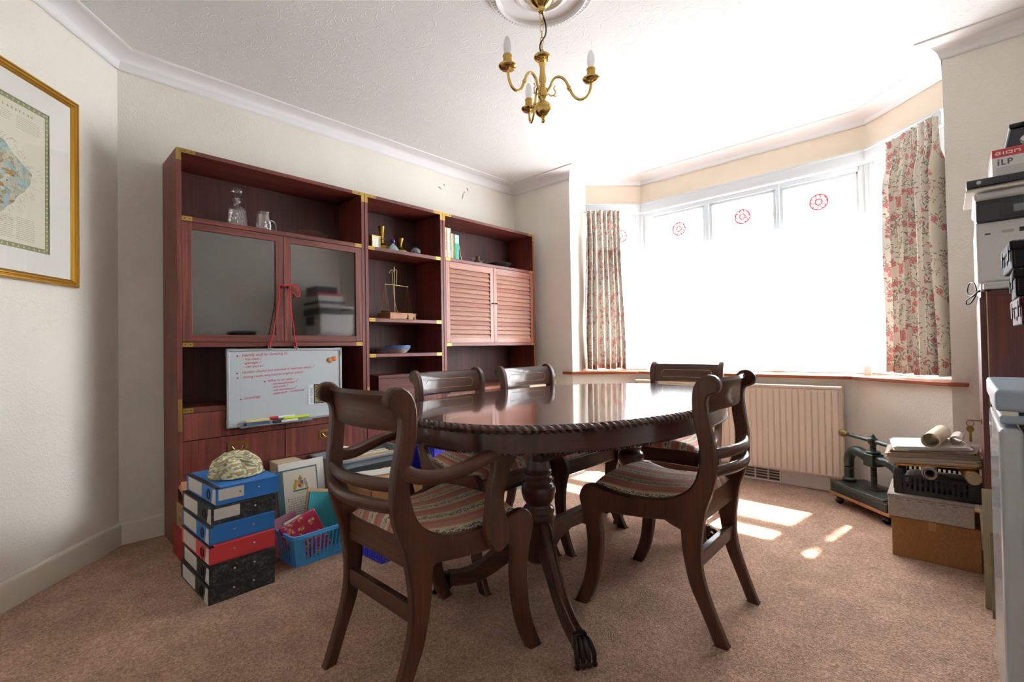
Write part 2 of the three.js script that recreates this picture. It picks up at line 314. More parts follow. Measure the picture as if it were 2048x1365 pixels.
const R = ROOM;
struct('wall_right', wallSlab(R[10], R[0], 0, CEIL, 0.12, 0.12, 0.12), M.wall);
struct('wall_front_right', merge([wallSlab(R[0], R[1], 0, CEIL, 0.25, 0.12, 0)]), M.wall);
struct('wall_front_left', merge([wallSlab(R[6], R[7], 0, CEIL, 0.25, 0, 0.12)]), M.wall);
const wallLeft = struct('wall_left', wallSlab(R[7], R[8], 0, CEIL, 0.12, 0.12, 0.05), M.wall);
struct('wall_corner', wallSlab(R[8], R[9], 0, CEIL, 0.12, 0.05, 0.1), M.wall);
struct('wall_back', wallSlab(R[9], R[10], 0, CEIL, 0.12, 0.1, 0.12), M.wall);
const DW = [[3.1, 0], [2.655, -0.335], [1.115, -0.335], [0.67, 0]];
struct('wall_bay_lower', merge([wallSlab(DW[0], DW[1], 0, SILL - 0.022, 0.45, 0, 0.05), wallSlab(DW[1], DW[2], 0, SILL - 0.022, 0.45, 0.05, 0.05), wallSlab(DW[2], DW[3], 0, SILL - 0.022, 0.45, 0.05, 0)]), M.wall);
struct('wall_bay_upper', merge([wallSlab(R[2], R[3], HEAD, CEIL, 0.12, 0.1, 0.05), wallSlab(R[3], R[4], HEAD, CEIL, 0.12, 0.05, 0.05), wallSlab(R[4], R[5], HEAD, CEIL, 0.12, 0.05, 0.1)]), M.wallBay);
// cove cornice and skirting, mitred round the room
const cove = [[0.004, COR - 0.006], [0.008, COR]]; for (let i = 0; i <= 10; i++) { const a = i / 10 * PI / 2; cove.push([0.1 - 0.09 * cos(a), COR + 0.002 + 0.066 * sin(a)]); } cove.push([0.104, CEIL - 0.006], [0.104, CEIL]);
struct('trim_1', sweep(ROOM, cove, true), M.cornice);
const skirt = [[0, 0], [0.016, 0], [0.016, 0.098], [0.013, 0.108], [0.006, 0.115], [0, 0.115]];
struct('baseboard_left', sweep([[0.67, 0], [0, 0], [0, 2.997], [1.5, 4.288]], skirt), M.skirting);
struct('baseboard_right', sweep([[1.5, 4.288], [3.77, 4.288], [3.77, 0], [3.1, 0]], skirt), M.skirting);
struct('baseboard_front', sweep([[3.1, 0], [2.655, -0.335], [1.115, -0.335], [0.67, 0]], [[0, 0], [0.012, 0], [0.012, 0.07], [0, 0.075]]), M.skirting);
// window board: follows the bay, horns on both piers
{
  const P = [[3.165, 0.035], [3.085, 0.035], [2.63, -0.3], [1.14, -0.3], [0.685, 0.035], [0.585, 0.035]];
  const back = [[0.585, 0.002], [0.67, 0.002], [0.67, -0.25], [1.0, -0.69], [2.72, -0.69], [3.1, -0.25], [3.1, 0.002], [3.165, 0.002]];
  const g = extrude(polyShape([...P, ...back].map(([x, z]) => [x, -z])), 0.022, 0.004); g.rotateX(-PI / 2); g.translate(0, SILL - 0.022, 0);
  struct('trim_2', cubeUV(g, 'x'), M.sillWood).userData.label = 'varnished wooden window board following the bay';
}
// white head board under the wallpapered lintel
struct('trim_3', sweep([[3.1, -0.23], [2.7, -0.61], [1.02, -0.61], [0.67, -0.23]], [[-0.1, 2.19], [0.012, 2.19], [0.016, 2.2], [0.016, 2.262], [0.022, 2.266], [0.022, 2.276], [-0.1, 2.276]]), M.frameWhite);

// ---------------------------------------------------------------- windows
// local frame: x along the section, y up, z towards the room; lights = [x0,x1] list
function windowUnit(n, pos, turn, W, lights, roseAt) {
  const g = structGroup('window_' + n); g.position.set(...pos); g.rotation.y = turn;
  const y0 = SILL, y1 = 2.2, tr0 = 1.785, tr1 = 1.845, d0 = -0.07, d1 = 0, fw = 0.05;
  const F = [bx(0, fw, y0, y1, d0, d1, 0.004), bx(W - fw, W, y0, y1, d0, d1, 0.004), bx(fw, W - fw, y1 - 0.045, y1, d0, d1, 0.004), bx(fw, W - fw, y0, y0 + 0.06, d0, d1, 0.004), bx(fw, W - fw, tr0, tr1, d0, d1 + 0.012, 0.005)];
  for (let i = 0; i < lights.length - 1; i++) { const a = lights[i][1] + 0.012, b = lights[i + 1][0] - 0.012; F.push(bx(a, b, y0, y1, d0 + 0.004, d1 + 0.002, 0.004)); }
  struct('frame', merge(F), M.frameWhite, g);
  lights.forEach(([a, b], i) => {
    const sash = (ya, yb, nm) => { const s = struct(nm, merge([bx(a - 0.014, a + 0.012, ya, yb, d0 + 0.012, d1 - 0.01, 0.003), bx(b - 0.012, b + 0.014, ya, yb, d0 + 0.012, d1 - 0.01, 0.003), bx(a, b, ya, ya + 0.02, d0 + 0.012, d1 - 0.01, 0.003), bx(a, b, yb - 0.02, yb, d0 + 0.012, d1 - 0.01, 0.003)]), M.frameWhite, g); struct('pane', new THREE.PlaneGeometry(b - a, yb - ya).translate((a + b) / 2, (ya + yb) / 2, d0 + 0.035), M.pane, s); return s; };
    const top = sash(tr1, y1 - 0.045, 'fanlight'); sash(y0 + 0.06, tr0, 'casement');
    // leaded rose in the middle of the fanlight
    const c = [(a + b) / 2 + (roseAt ? roseAt[i] : 0), (tr1 + y1 - 0.045) / 2, d0 + 0.037], rg = [];
    rg.push(T(new THREE.TorusGeometry(0.056, 0.006, 8, 32), ...c), T(new THREE.TorusGeometry(0.02, 0.0055, 8, 20), ...c));
    for (let k = 0; k < 5; k++) { const an = k / 5 * 6.283 + 0.4; rg.push(T(new THREE.TorusGeometry(0.016, 0.0045, 8, 16), c[0] + cos(an) * 0.037, c[1] + sin(an) * 0.037, c[2])); }
    struct('leaded_rose', merge(rg), M.roseGlass, top);
    struct('lead_cames', merge([bx(a, b, c[1] - 0.0015, c[1] + 0.0015, d0 + 0.033, d0 + 0.037, 0)].concat([0.33, 0.67].map((f) => bx(lerp(a, b, f) - 0.0012, lerp(a, b, f) + 0.0012, tr1, y1 - 0.05, d0 + 0.033, d0 + 0.037, 0)))), M.lead, top);
  });
  return g;
}
M.chip = std({ color: 0x9a8468, roughness: 0.9 });
M.roseGlass = phys({ color: 0xd8404c, roughness: 0.3, transmission: 0.12, thickness: 0 });
M.lead = std({ color: 0xbfc3c4, roughness: 0.5 });
const secAng = Math.atan2(0.38, 0.35);
windowUnit(1, [1.02, 0, -0.645], 0, 1.68, [[0.105, 0.565], [0.622, 1.104], [1.152, 1.625]]);
// left section runs from the pier (0.67,-0.25) to (1.02,-0.63); right section from (2.7,-0.63) to (3.1,-0.25)
windowUnit(2, [0.66, 0, -0.262], Math.atan2(0.38, 0.35), hypot(0.35, 0.38), [[0.075, 0.44]], [0.075]);
windowUnit(3, [2.7, 0, -0.645], -Math.atan2(0.38, 0.4), hypot(0.4, 0.38), [[0.085, 0.475]], [0.05]);
struct('window_post', merge([bx(0.985, 1.035, SILL, 2.2, -0.72, -0.635, 0.006), bx(2.685, 2.735, SILL, 2.2, -0.72, -0.635, 0.006)]), M.frameWhite);

// ---------------------------------------------------------------- curtains
// net curtain across the three sections, on a wire under the fanlights
{
  const P = [[0.73, -0.262], [0.83, -0.37], [1.055, -0.6], [1.2, -0.615], [2.55, -0.615], [2.675, -0.6], [3.0, -0.29], [3.065, -0.235]].map(([x, z]) => V3(x, 0, z));
  const c = new THREE.CatmullRomCurve3(P, false, 'catmullrom', 0.1), L = c.getLength(), n1 = noise2(70, 2, 5), n2 = noise2(160, 2, 6);
  const g = grid((u, v) => { const p = c.getPointAt(clamp(u, 0, 1)), t = c.getTangentAt(clamp(u, 0.0005, 0.9995)), y = lerp(SILL + 0.012, 1.842, v), amp = lerp(0.014, 0.004, v); const o = amp * (sin(u * L * 46 + 3 * n1(u, 0.2)) * 0.6 + (n1(u, 0.3 + v * 0.1) - 0.5) * 1.6) + (n2(u, v * 0.2) - 0.5) * 0.006; return [p.x - t.z * -o * -1, y + 0.003 * sin(u * 90), p.z + t.x * -o]; }, 620, 26, (u, v) => [u * L, v]);
  const net = thing('net_curtain', 'white translucent net curtain on a wire across the lower bay window', 'net curtain');
  part('net', g, M.net, net);
  const wire = tube(P.map((p) => [p.x, 1.834, p.z]), 0.003, 90, 6); part('curtain_wire', wire, M.white, net);
}
function drape(name, label, path, y0, y1, folds, seed, spread, amp = 0.04) {
  const t = thing(name, label, 'curtain', [0, 0, 0], 0, 'flowered curtains of the bay');
  const c = new THREE.CatmullRomCurve3(path.map(([x, z]) => V3(x, 0, z)), false, 'catmullrom', 0.5), L = c.getLength(), n1 = noise2(9, 3, seed), n2 = noise2(24, 4, seed + 1);
  const off = (u, v) => { // v: 0 bottom, 1 top
    const ph = u * folds * 2 * PI + 2.2 * (n1(u, 0.3) - 0.5) + 0.8 * (n1(u, v * 0.6) - 0.5), pleat = smooth(0.8, 0.9, v), heading = smooth(0.9, 0.97, v);
    const a = lerp(amp, 0.024, pleat) * (1 - 0.15 * heading);
    return a * (sin(ph) + 0.28 * sin(2 * ph + 1)) + 0.014 * (n2(u, v) - 0.5);
  };
  const surf = (u, v) => { const w = lerp(1, spread, smooth(0.1, 0.85, v)), uu = 0.5 + (u - 0.5) * w, p = c.getPointAt(clamp(uu, 0, 1)), tg = c.getTangentAt(clamp(uu, 0.001, 0.999)), o = off(u, v); return [p.x + tg.z * -o, lerp(y0, y1, v) + 0.006 * sin(u * 17) * (1 - v) + 0.004 * sin(u * folds * 12.6) * v, p.z + tg.x * o]; };
  const run = [0]; for (let i = 1; i <= 300; i++) { const a = surf((i - 1) / 300, 0.4), q = surf(i / 300, 0.4); run.push(run[i - 1] + hypot(q[0] - a[0], q[2] - a[2])); }
  const along = (u) => run[Math.round(clamp(u) * 300)];
  part('cloth', grid(surf, 300, 70, (u, v) => [along(u), v * (y1 - y0)]), M.curtain, t);
  const hem = grid((u, v) => { const p = surf(u, v * 0.03); return [p[0], p[1] - 0.001, p[2] + 0.003]; }, 300, 2, (u, v) => [along(u), v * 0.03]); part('hem', hem, M.curtain, t);
  const track = path.map(([x, z]) => [x, y1 - 0.015, z - 0.03]); part('curtain_track', tube(track, 0.006, 30, 8), M.white, t);
  return t;
}
drape('drawn_curtain', 'flowered curtain bunched at the narrow end of the bay beside the shelving', [[0.7, -0.14], [0.78, -0.26], [0.87, -0.36], [0.95, -0.42]], 0.772, 2.2, 7, 201, 0.84);
drape('drawn_curtain', 'flowered curtain hanging beside the printer and the bare pier', [[2.83, -0.4], [2.91, -0.31], [3.0, -0.2], [3.065, -0.12]], 0.782, 2.215, 7, 211, 0.96, 0.052);

for (const [y, z, l, tilt] of [[2.325, 0.905, 0.05, 1.3], [2.36, 0.86, 0.022, 0.2], [2.38, 0.598, 0.045, 0.45], [2.31, 0.655, 0.075, -0.25], [2.35, 0.635, 0.02, 0.1]]) { const s = polyShape([[-0.004, -l / 2], [0.001, -l * 0.3], [0.006, -l * 0.1], [0.003, l * 0.25], [0.0, l / 2], [-0.004, l * 0.2], [-0.002, -l * 0.1]]); const g = new THREE.ExtrudeGeometry(s, { depth: 0.0012, bevelEnabled: false }).rotateZ(tilt).rotateY(PI / 2).translate(0.0002, y, z); struct('wallpaper_chip', g, M.chip, wallLeft); }

// ---------------------------------------------------------------- wall units
M.smokedGlass = phys({ color: 0x8d8a86, roughness: 0.04, transmission: 1, thickness: 0, ior: 2.2 });
M.teakFrame = woodMat(texTeak, { color: 0xe8c4b4, roughness: 0.38 });
M.slat = woodMat(texSlat, { roughness: 0.4 });
M.teakPale = woodMat(texSlat, { color: 0xf4e4ee, roughness: 0.36 });
M.cabinetDark = woodMat(texCabinet, { color: 0x6a5350, roughness: 0.6 });
const UD = 0.326, UH = 2.0035;                                     // depth and height of the shelving
const screwGeo = new THREE.CylinderGeometry(0.003, 0.003, 0.0016, 10).rotateZ(PI / 2);
function cornerPlate(parent, z, y, w = 0.045, h = 0.024, vertical = 0, zdir = 1) {
  const L = [bx(UD - 0.004, UD + 0.0012, y - h / 2, y + h / 2, z, z + w * zdir, 0.0006)]; if (vertical) L.push(bx(UD - 0.004, UD + 0.0012, y + h / 2 - vertical, y + h / 2, z - 0.022 * zdir, z, 0.0006));
  const p = part('corner_plate', merge(L), M.brass, parent);
  for (const f of [0.25, 0.75]) part('screw', screwGeo, M.screw, p).position.set(UD + 0.0018, y, z + w * zdir * f);
}
function carcass(name, label, z0, z1) { // z0 < z1; returned group sits on the floor at the wall, local z measured from the unit's middle
  const zm = (z0 + z1) / 2, h = (z1 - z0) / 2 - 0.0015, t = thing(name, label, 'shelving unit', [0.003, 0, zm], 0, 'mahogany wall units');
  for (const s of [-1, 1]) part('side_panel', bx(0.016, UD, 0, UH, s * h, s * (h - 0.021), 0.0015), M.cabinet, t);
  part('top_panel', bx(0.016, UD, UH - 0.021, UH, -h + 0.021, h - 0.021, 0.0015, 'z'), M.cabinet, t);
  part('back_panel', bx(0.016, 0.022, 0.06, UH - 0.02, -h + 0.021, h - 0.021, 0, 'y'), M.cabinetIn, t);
  part('plinth', bx(0.03, UD - 0.03, 0, 0.07, -h + 0.021, h - 0.021, 0.001, 'z'), M.cabinetDark, t);
  return [t, h];
}
const shelfAt = (t, h, y0, y1, plates = true) => { part('shelf', bx(0.022, UD, y0, y1, -h + 0.021, h - 0.021, 0.001, 'z'), M.cabinet, t); if (plates) { cornerPlate(t, h - 0.022, (y0 + y1) / 2, 0.045, y1 - y0, 0, -1); cornerPlate(t, -h + 0.022, (y0 + y1) / 2, 0.045, y1 - y0, 0, 1); } };
const topPlates = (t, h) => { cornerPlate(t, h - 0.021, UH - 0.0105, 0.06, 0.021, 0.06, -1); cornerPlate(t, -h + 0.021, UH - 0.0105, 0.06, 0.021, 0.06, 1); };
function flushHandle(t, y, z, w = 0.1, h = 0.052) { // recessed military handle
  const p = part('handle', merge([bx(UD - 0.002, UD + 0.002, y - h / 2, y + h / 2, z - w / 2, z - w / 2 + 0.014, 0.001), bx(UD - 0.002, UD + 0.002, y - h / 2, y + h / 2, z + w / 2 - 0.014, z + w / 2, 0.001), bx(UD - 0.002, UD + 0.002, y + h / 2 - 0.012, y + h / 2, z - w / 2, z + w / 2, 0.001), bx(UD - 0.002, UD + 0.002, y - h / 2, y - h / 2 + 0.012, z - w / 2, z + w / 2, 0.001), bx(UD - 0.014, UD - 0.011, y - h / 2, y + h / 2, z - w / 2, z + w / 2, 0)]), M.brass, t);
  part('bail', tube([[UD + 0.002, y + 0.006, z - w * 0.28], [UD + 0.004, y - 0.012, z - w * 0.16], [UD + 0.005, y - 0.016, z], [UD + 0.004, y - 0.012, z + w * 0.16], [UD + 0.002, y + 0.006, z + w * 0.28]], 0.0032, 20, 8), M.brassShiny, p);
}
const drawerFront = (t, y0, y1, z0, z1, mat = M.cabinet) => part('drawer', bx(UD - 0.02, UD - 0.0008, y0 + 0.0012, y1 - 0.0012, z0 + 0.0012, z1 - 0.0012, 0.001, 'y'), mat, t);
const leaf = (t, name, y0, y1, z0, z1, fw, fb, ft) => part(name, merge([bx(UD - 0.022, UD - 0.001, y0, y1, z0, z0 + fw, 0.0015), bx(UD - 0.022, UD - 0.001, y0, y1, z1 - fw, z1, 0.0015), bx(UD - 0.022, UD - 0.001, y0, y0 + fb, z0 + fw, z1 - fw, 0.001, 'z'), bx(UD - 0.022, UD - 0.001, y1 - ft, y1, z0 + fw, z1 - fw, 0.001, 'z')]), M.cabinet, t);
// unit with the glazed doors (next to the corner wall)
{
  const [t, h] = carcass('wall_unit', 'tall mahogany unit with two glazed doors, nearest the framed map', 1.7865, 2.8124);
  topPlates(t, h); shelfAt(t, h, 1.640, 1.664); shelfAt(t, h, 1.004, 1.027);
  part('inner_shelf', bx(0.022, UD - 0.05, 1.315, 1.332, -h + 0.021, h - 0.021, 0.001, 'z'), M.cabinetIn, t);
  const zi = h - 0.021, y0 = 1.03, y1 = 1.637;
  for (const s of [1, -1]) {
    const a = s > 0 ? 0.0015 : -zi + 0.0015, b = s > 0 ? zi - 0.0015 : -0.0015, d = leaf(t, 'door', y0, y1, a, b, 0.042, 0.037, 0.034);
    part('pane', bx(UD - 0.014, UD - 0.01, y0 + 0.035, y1 - 0.032, a + 0.04, b - 0.04, 0), M.smokedGlass, d);
    part('knob', new THREE.SphereGeometry(0.009, 16, 12).translate(UD + 0.012, 1.343, s * 0.017), M.cabinetDark, d);
  }
  shelfAt(t, h, 0.672, 0.698);
  const rows = [[0.07, 0.228], [0.23, 0.366], [0.368, 0.532], [0.534, 0.670]];
  rows.forEach(([a, b], r) => { for (const s of [1, -1]) { drawerFront(t, a, b, s > 0 ? 0.001 : -zi, s > 0 ? zi : -0.001); if (r % 2 === 0 || r === 3 || true) { if (r > 1) { if (r === 3) { if (s > 0) flushHandle(t, 0.602, 0.245); } else flushHandle(t, 0.47, s * 0.245); } else flushHandle(t, (a + b) / 2 + 0.02, s * 0.245); } } });
  part('edge_plate', bx(UD - 0.003, UD + 0.0012, 0.585, 0.745, h - 0.019, h - 0.002, 0.0006), M.brass, t);
}
// narrow open unit in the middle
{
  const [t, h] = carcass('wall_unit', 'narrow open mahogany unit with brass-cornered shelves, between the other two', 1.1430, 1.7850);
  topPlates(t, h); shelfAt(t, h, 1.638, 1.662); shelfAt(t, h, 1.163, 1.187); shelfAt(t, h, 0.926, 0.949); shelfAt(t, h, 0.672, 0.696, false);
  const zi = h - 0.021;
  part('door', bx(UD - 0.02, UD - 0.001, 0.075, 0.67, -zi + 0.001, zi - 0.001, 0.0015), M.cabinet, t); flushHandle(t, 0.5, -0.2);
  part('edge_plate', bx(UD - 0.003, UD + 0.0012, 0.66, 0.735, h - 0.019, h - 0.002, 0.0006), M.brass, t);
}
// unit with louvred doors
{
  const [t, h] = carcass('wall_unit', 'mahogany unit with a pair of louvred doors, nearest the bay window', 0.0925, 1.1415);
  topPlates(t, h); shelfAt(t, h, 1.644, 1.668); shelfAt(t, h, 0.996, 1.018);
  const zi = h - 0.021, y0 = 1.02, y1 = 1.642;
  for (const s of [1, -1]) {
    const a = s > 0 ? 0.0015 : -zi + 0.0015, b = s > 0 ? zi - 0.0015 : -0.0015, d = leaf(t, 'louvred_door', y0, y1, a, b, 0.037, 0.036, 0.05); d.material = M.teakFrame;
    const n = 15, ya = y0 + 0.036, yb = y1 - 0.05, st = (yb - ya) / n;
    const sg = [0, 1, 2].map(() => { const g = bx(-0.003, 0.003, -st * 0.6, st * 0.6, a + 0.037, b - 0.037, 0.0012, 'z'); g.rotateZ(0.4); return g; });
    for (let i = 0; i < n; i++) { const m = part('slat', sg[i % 3], i % 4 === 3 ? M.teakPale : M.slat, d); m.position.set(UD - 0.012, ya + (i + 0.5) * st, 0); }
    part('knob', new THREE.CylinderGeometry(0.005, 0.006, 0.022, 12).rotateZ(PI / 2).translate(UD + 0.01, 1.345, s * 0.02), M.cabinetDark, d);
  }
  part('desk_flap', bx(0.022, UD + 0.03, 0.64, 0.664, -zi, zi, 0.002, 'z'), M.teakFrame, t);
  for (let i = 0; i < 4; i++) { const w = 2 * zi / 4; drawerFront(t, 0.535, 0.638, -zi + i * w, -zi + (i + 1) * w, M.teak); part('drawer_pull', bx(UD, UD + 0.012, 0.578, 0.59, -zi + (i + 0.5) * w - 0.02, -zi + (i + 0.5) * w + 0.02, 0.003), M.brass, t); }
  for (const s of [1, -1]) { part('lower_door', bx(UD - 0.02, UD - 0.001, 0.075, 0.532, s > 0 ? 0.001 : -zi + 0.001, s > 0 ? zi - 0.001 : -0.001, 0.0015), M.cabinet, t); flushHandle(t, 0.42, s * 0.05, 0.05, 0.08); }
}
M.inlay = std({ color: 0xc39a5e, roughness: 0.5 });
M.clawBrass = phys({ color: 0x2a2018, metalness: 0.6, roughness: 0.3 });

// ---------------------------------------------------------------- chairs and table
const FRAME = [[0.003, 0.874], [0.027, 0.863], [0.045, 0.836], [0.052, 0.805], [0.054, 0.762], [0.05, 0.708], [0.041, 0.655], [0.038, 0.61], [0.043, 0.571], [0.058, 0.522], [0.082, 0.487], [0.128, 0.458], [0.179, 0.443], [0.251, 0.435], [0.327, 0.437], [0.387, 0.447], [0.429, 0.456], [0.456, 0.45], [0.476, 0.426], [0.482, 0.396], [0.474, 0.365], [0.462, 0.323], [0.453, 0.253], [0.454, 0.189], [0.463, 0.123], [0.481, 0.064], [0.507, 0.004], [0.505, 0], [0.464, 0], [0.458, 0.004], [0.433, 0.05], [0.411, 0.113], [0.397, 0.188], [0.392, 0.259], [0.395, 0.32], [0.392, 0.35], [0.369, 0.36], [0.291, 0.364], [0.217, 0.368], [0.147, 0.376], [0.116, 0.377], [0.107, 0.356], [0.102, 0.287], [0.092, 0.227], [0.078, 0.17], [0.055, 0.116], [0.03, 0.057], [0.008, 0.004], [0.004, 0], [-0.03, 0], [-0.034, 0.004], [-0.015, 0.052], [0.003, 0.098], [0.024, 0.157], [0.038, 0.213], [0.043, 0.265], [0.041, 0.319], [0.034, 0.374], [0.024, 0.43], [0.007, 0.478], [-0.006, 0.526], [-0.011, 0.579], [-0.01, 0.639], [-0.002, 0.691], [0.006, 0.743], [0.008, 0.785], [0.001, 0.806], [-0.014, 0.812], [-0.03, 0.822], [-0.036, 0.845], [-0.022, 0.868]];
const halfW = (s, y) => 0.176 + 0.108 * clamp(s, -0.05, 0.52) + 0.022 * smooth(0.5, 0.87, y);
function seatCushion() {
  const s0 = 0.052, s1 = 0.452, railTop = (s) => { const P = [[0.05, 0.468], [0.09, 0.462], [0.128, 0.452], [0.179, 0.443], [0.251, 0.436], [0.327, 0.438], [0.387, 0.447], [0.43, 0.456], [0.46, 0.452]]; let i = 0; while (i < P.length - 2 && s > P[i + 1][0]) i++; return lerp(P[i][1], P[i + 1][1], clamp((s - P[i][0]) / (P[i + 1][0] - P[i][0]))); };
  const g = grid((u, v) => {
    const a = (u - 0.5) * 2, b = (v - 0.5) * 2, s = lerp(s0, s1, 0.5 + 0.5 * Math.sin(b * PI / 2) * 0.25 + 0.375 * b), hw = halfW(s, 0.45) - 0.0145, aa = Math.sin(a * PI / 2) * 0.35 + 0.65 * a;
    const edge = pow(max(0, 1 - pow(abs(aa), 6)), 0.5) * pow(max(0, 1 - pow(abs(b), 7)), 0.5), dome = (1 - aa * aa * 0.85) * (1 - b * b * 0.5);
    return [aa * hw, railTop(s) - 0.03 + 0.04 * edge + 0.03 * dome, s];
  }, 36, 36, (u, v) => [(u - 0.5) * 0.4, v * 0.4]);
  return g;
}
const chairGeo = (() => {
  const G = {}, shape = splineShape(FRAME, 300);
  const mk = (side) => {
    const g = extrude(shape, 0.029, 0.005), p = g.attributes.position, n = g.attributes.normal, lids = g.userData.lids;
    for (let i = 0; i < p.count; i++) { // (along, up, across) -> (across, up, along), the frames closing towards the back
      const s = p.getX(i), y = p.getY(i), w = p.getZ(i) - 0.0145, ns = n.getX(i), ny = n.getY(i), nw = n.getZ(i);
      p.setXYZ(i, side * halfW(s, y) + w, y, s); if (i < lids) { const l = hypot(1, 0.108); n.setXYZ(i, nw / l, 0, -nw * side * 0.108 / l); } else n.setXYZ(i, nw, ny, ns);
    }
    for (const at of [p, n]) for (let i = 0; i < p.count; i += 3) { const b = [at.getX(i + 1), at.getY(i + 1), at.getZ(i + 1)]; at.setXYZ(i + 1, at.getX(i + 2), at.getY(i + 2), at.getZ(i + 2)); at.setXYZ(i + 2, ...b); }
    return cubeUV(g, 'y');
  };
  G.side = [mk(-1), mk(1)];
  // crest rail: bowed board with a rolled top edge
  const crest = [[0.036, 0.752], [0.046, 0.76], [0.043, 0.8], [0.034, 0.84], [0.022, 0.858], [0.008, 0.862], [0.004, 0.85], [0.014, 0.836], [0.022, 0.8], [0.024, 0.76], [0.028, 0.752]];
  G.bow = (x, k = 0.036) => -k * (1 - pow(x / 0.2, 2));
  const sweepX = (prof, y, hw, k, n = 24) => { const m = prof.length; const g = grid((u, v) => { const p = prof[floor(u * m + 1e-6) % m], x = lerp(-hw, hw, v); return [x, p[1], p[0] + G.bow(x, k)]; }, m, n); return cubeUV(toCreasedNormals(g.toNonIndexed(), 0.7), 'x'); };
  G.crest = sweepX(crest, 0.8, halfW(0.02, 0.81) - 0.008, 0.034);
  // reeded back bars
  const barProf = []; for (let i = 0; i < 22; i++) { const a = i / 22 * 2 * PI, groove = (abs(a - PI / 2) < 0.35 || abs(a - 3 * PI / 2) < 0.0) ? 0.82 : 1; barProf.push([cos(a) * 0.0135, sin(a) * 0.019]); }
  const reed = (y) => barProf.map(([a, b], i) => [0.016 + a * (1 - 0.22 * (abs(b) < 0.004 && a > 0 ? 1 : 0)), y + b]);
  G.bars = [0.613, 0.556].map((y) => sweepX(reed(y), y, halfW(0.01, y) - 0.006, 0.05));
  G.rearRail = bx(-halfW(0.06, 0.4) + 0.01, halfW(0.06, 0.4) - 0.01, 0.372, 0.452, 0.05, 0.074, 0.003, 'x');
  G.frontRail = bx(-halfW(0.44, 0.4) + 0.01, halfW(0.44, 0.4) - 0.01, 0.362, 0.436, 0.436, 0.46, 0.006, 'x');
  G.stretcher = bx(-halfW(0.06, 0.25) + 0.01, halfW(0.06, 0.25) - 0.01, 0.226, 0.276, 0.052, 0.076, 0.004, 'x');
  G.seat = seatCushion();
  const loop = []; { const X = 0.135, y0 = 0.781, y1 = 0.824, face = (x, y) => [x, y, lerp(0.0465, 0.0385, (y - 0.76) / 0.07) + G.bow(x, 0.034)]; for (const [x, y] of [[-X, y1], [0, y1], [X, y1], [X + 0.012, (y0 + y1) / 2 + 0.012], [X + 0.012, (y0 + y1) / 2 - 0.012], [X, y0], [0, y0], [-X, y0], [-X - 0.012, (y0 + y1) / 2 - 0.012], [-X - 0.012, (y0 + y1) / 2 + 0.012]]) loop.push(face(x, y)); }
  G.inlay = new THREE.TubeGeometry(new THREE.CatmullRomCurve3(loop.map((p) => V3(...p)), true, 'catmullrom', 0.05), 120, 0.0013, 5, true);
  const armPath = (sd) => [[sd * 0.19, 0.655, 0.02], [sd * 0.212, 0.634, 0.05], [sd * 0.24, 0.628, 0.11], [sd * 0.258, 0.64, 0.18], [sd * 0.262, 0.655, 0.25], [sd * 0.258, 0.66, 0.33], [sd * 0.25, 0.652, 0.405], [sd * 0.243, 0.64, 0.455]];
  G.arm = [-1, 1].map((sd) => bar(armPath(sd), (t) => lerp(0.017, 0.025, t), (t) => 0.0165 + 0.004 * (1 - t), 50, 18));
  G.armPost = [-1, 1].map((sd) => {
    const g = extrude(splineShape([[0.31, 0.655], [0.292, 0.6], [0.28, 0.55], [0.272, 0.48], [0.268, 0.43], [0.285, 0.385], [0.312, 0.362], [0.342, 0.372], [0.356, 0.405], [0.348, 0.45], [0.336, 0.5], [0.34, 0.55], [0.358, 0.6], [0.386, 0.65]], 90), 0.024, 0.004), p = g.attributes.position, n = g.attributes.normal;
    for (let i = 0; i < p.count; i++) { const s = p.getX(i), y = p.getY(i), w = p.getZ(i) - 0.012; p.setXYZ(i, w + sd * (halfW(s, 0.42) + 0.029 + 0.008 * smooth(0.45, 0.65, y)), y, s); n.setXYZ(i, n.getZ(i), n.getY(i), n.getX(i)); }
    for (const at of [p, n]) for (let i = 0; i < p.count; i += 3) { const b = [at.getX(i + 1), at.getY(i + 1), at.getZ(i + 1)]; at.setXYZ(i + 1, at.getX(i + 2), at.getY(i + 2), at.getZ(i + 2)); at.setXYZ(i + 2, ...b); }
    return cubeUV(g, 'y');
  });
  return G;
})();
function buildChair(name, label, category, pos, turn, arms, group) {
  const t = thing(name, label, category, pos, turn, group), G = chairGeo;
  for (const k of [0, 1]) part('side_frame', G.side[k], M.dark, t);
  const c = part('crest_rail', G.crest, M.dark, t); part('inlay_line', G.inlay, M.inlay, c);
  G.bars.forEach((b) => part('back_bar', b, M.dark, t));
  part('rear_rail', G.rearRail, M.dark, t); part('front_rail', G.frontRail, M.dark, t); part('stretcher', G.stretcher, M.dark, t);
  part('seat', G.seat, M.seat, t, 'striped drop-in seat');
  if (arms) for (const k of [0, 1]) { part('arm', G.arm[k], M.dark, t); part('arm_post', G.armPost[k], M.dark, t); }
  return t;
}

buildChair('carver_chair', 'dark carver chair with curved arms, its back to the camera', 'armchair', [1.878, 0, 2.684], PI, true);
const side0 = buildChair('dining_chair', 'dining chair at the side of the table, its back towards the freezer and press', 'chair', [2.545, 0, 1.628], -PI / 2 + 0.03, false, 'striped sabre-leg dining chairs');
copyOf(side0, 'dining chair before the glazed unit, next to the blue bin', [1.262, 0, 1.865], PI / 2 + 0.02, 'striped sabre-leg dining chairs');
copyOf(side0, 'dining chair before the louvred unit, near the wall corner', [1.315, 0, 1.345], PI / 2 - 0.01, 'striped sabre-leg dining chairs');
copyOf(side0, 'dining chair with its back to the radiator, at the window end of the table', [1.945, 0, 0.585], 0.06, 'striped sabre-leg dining chairs');

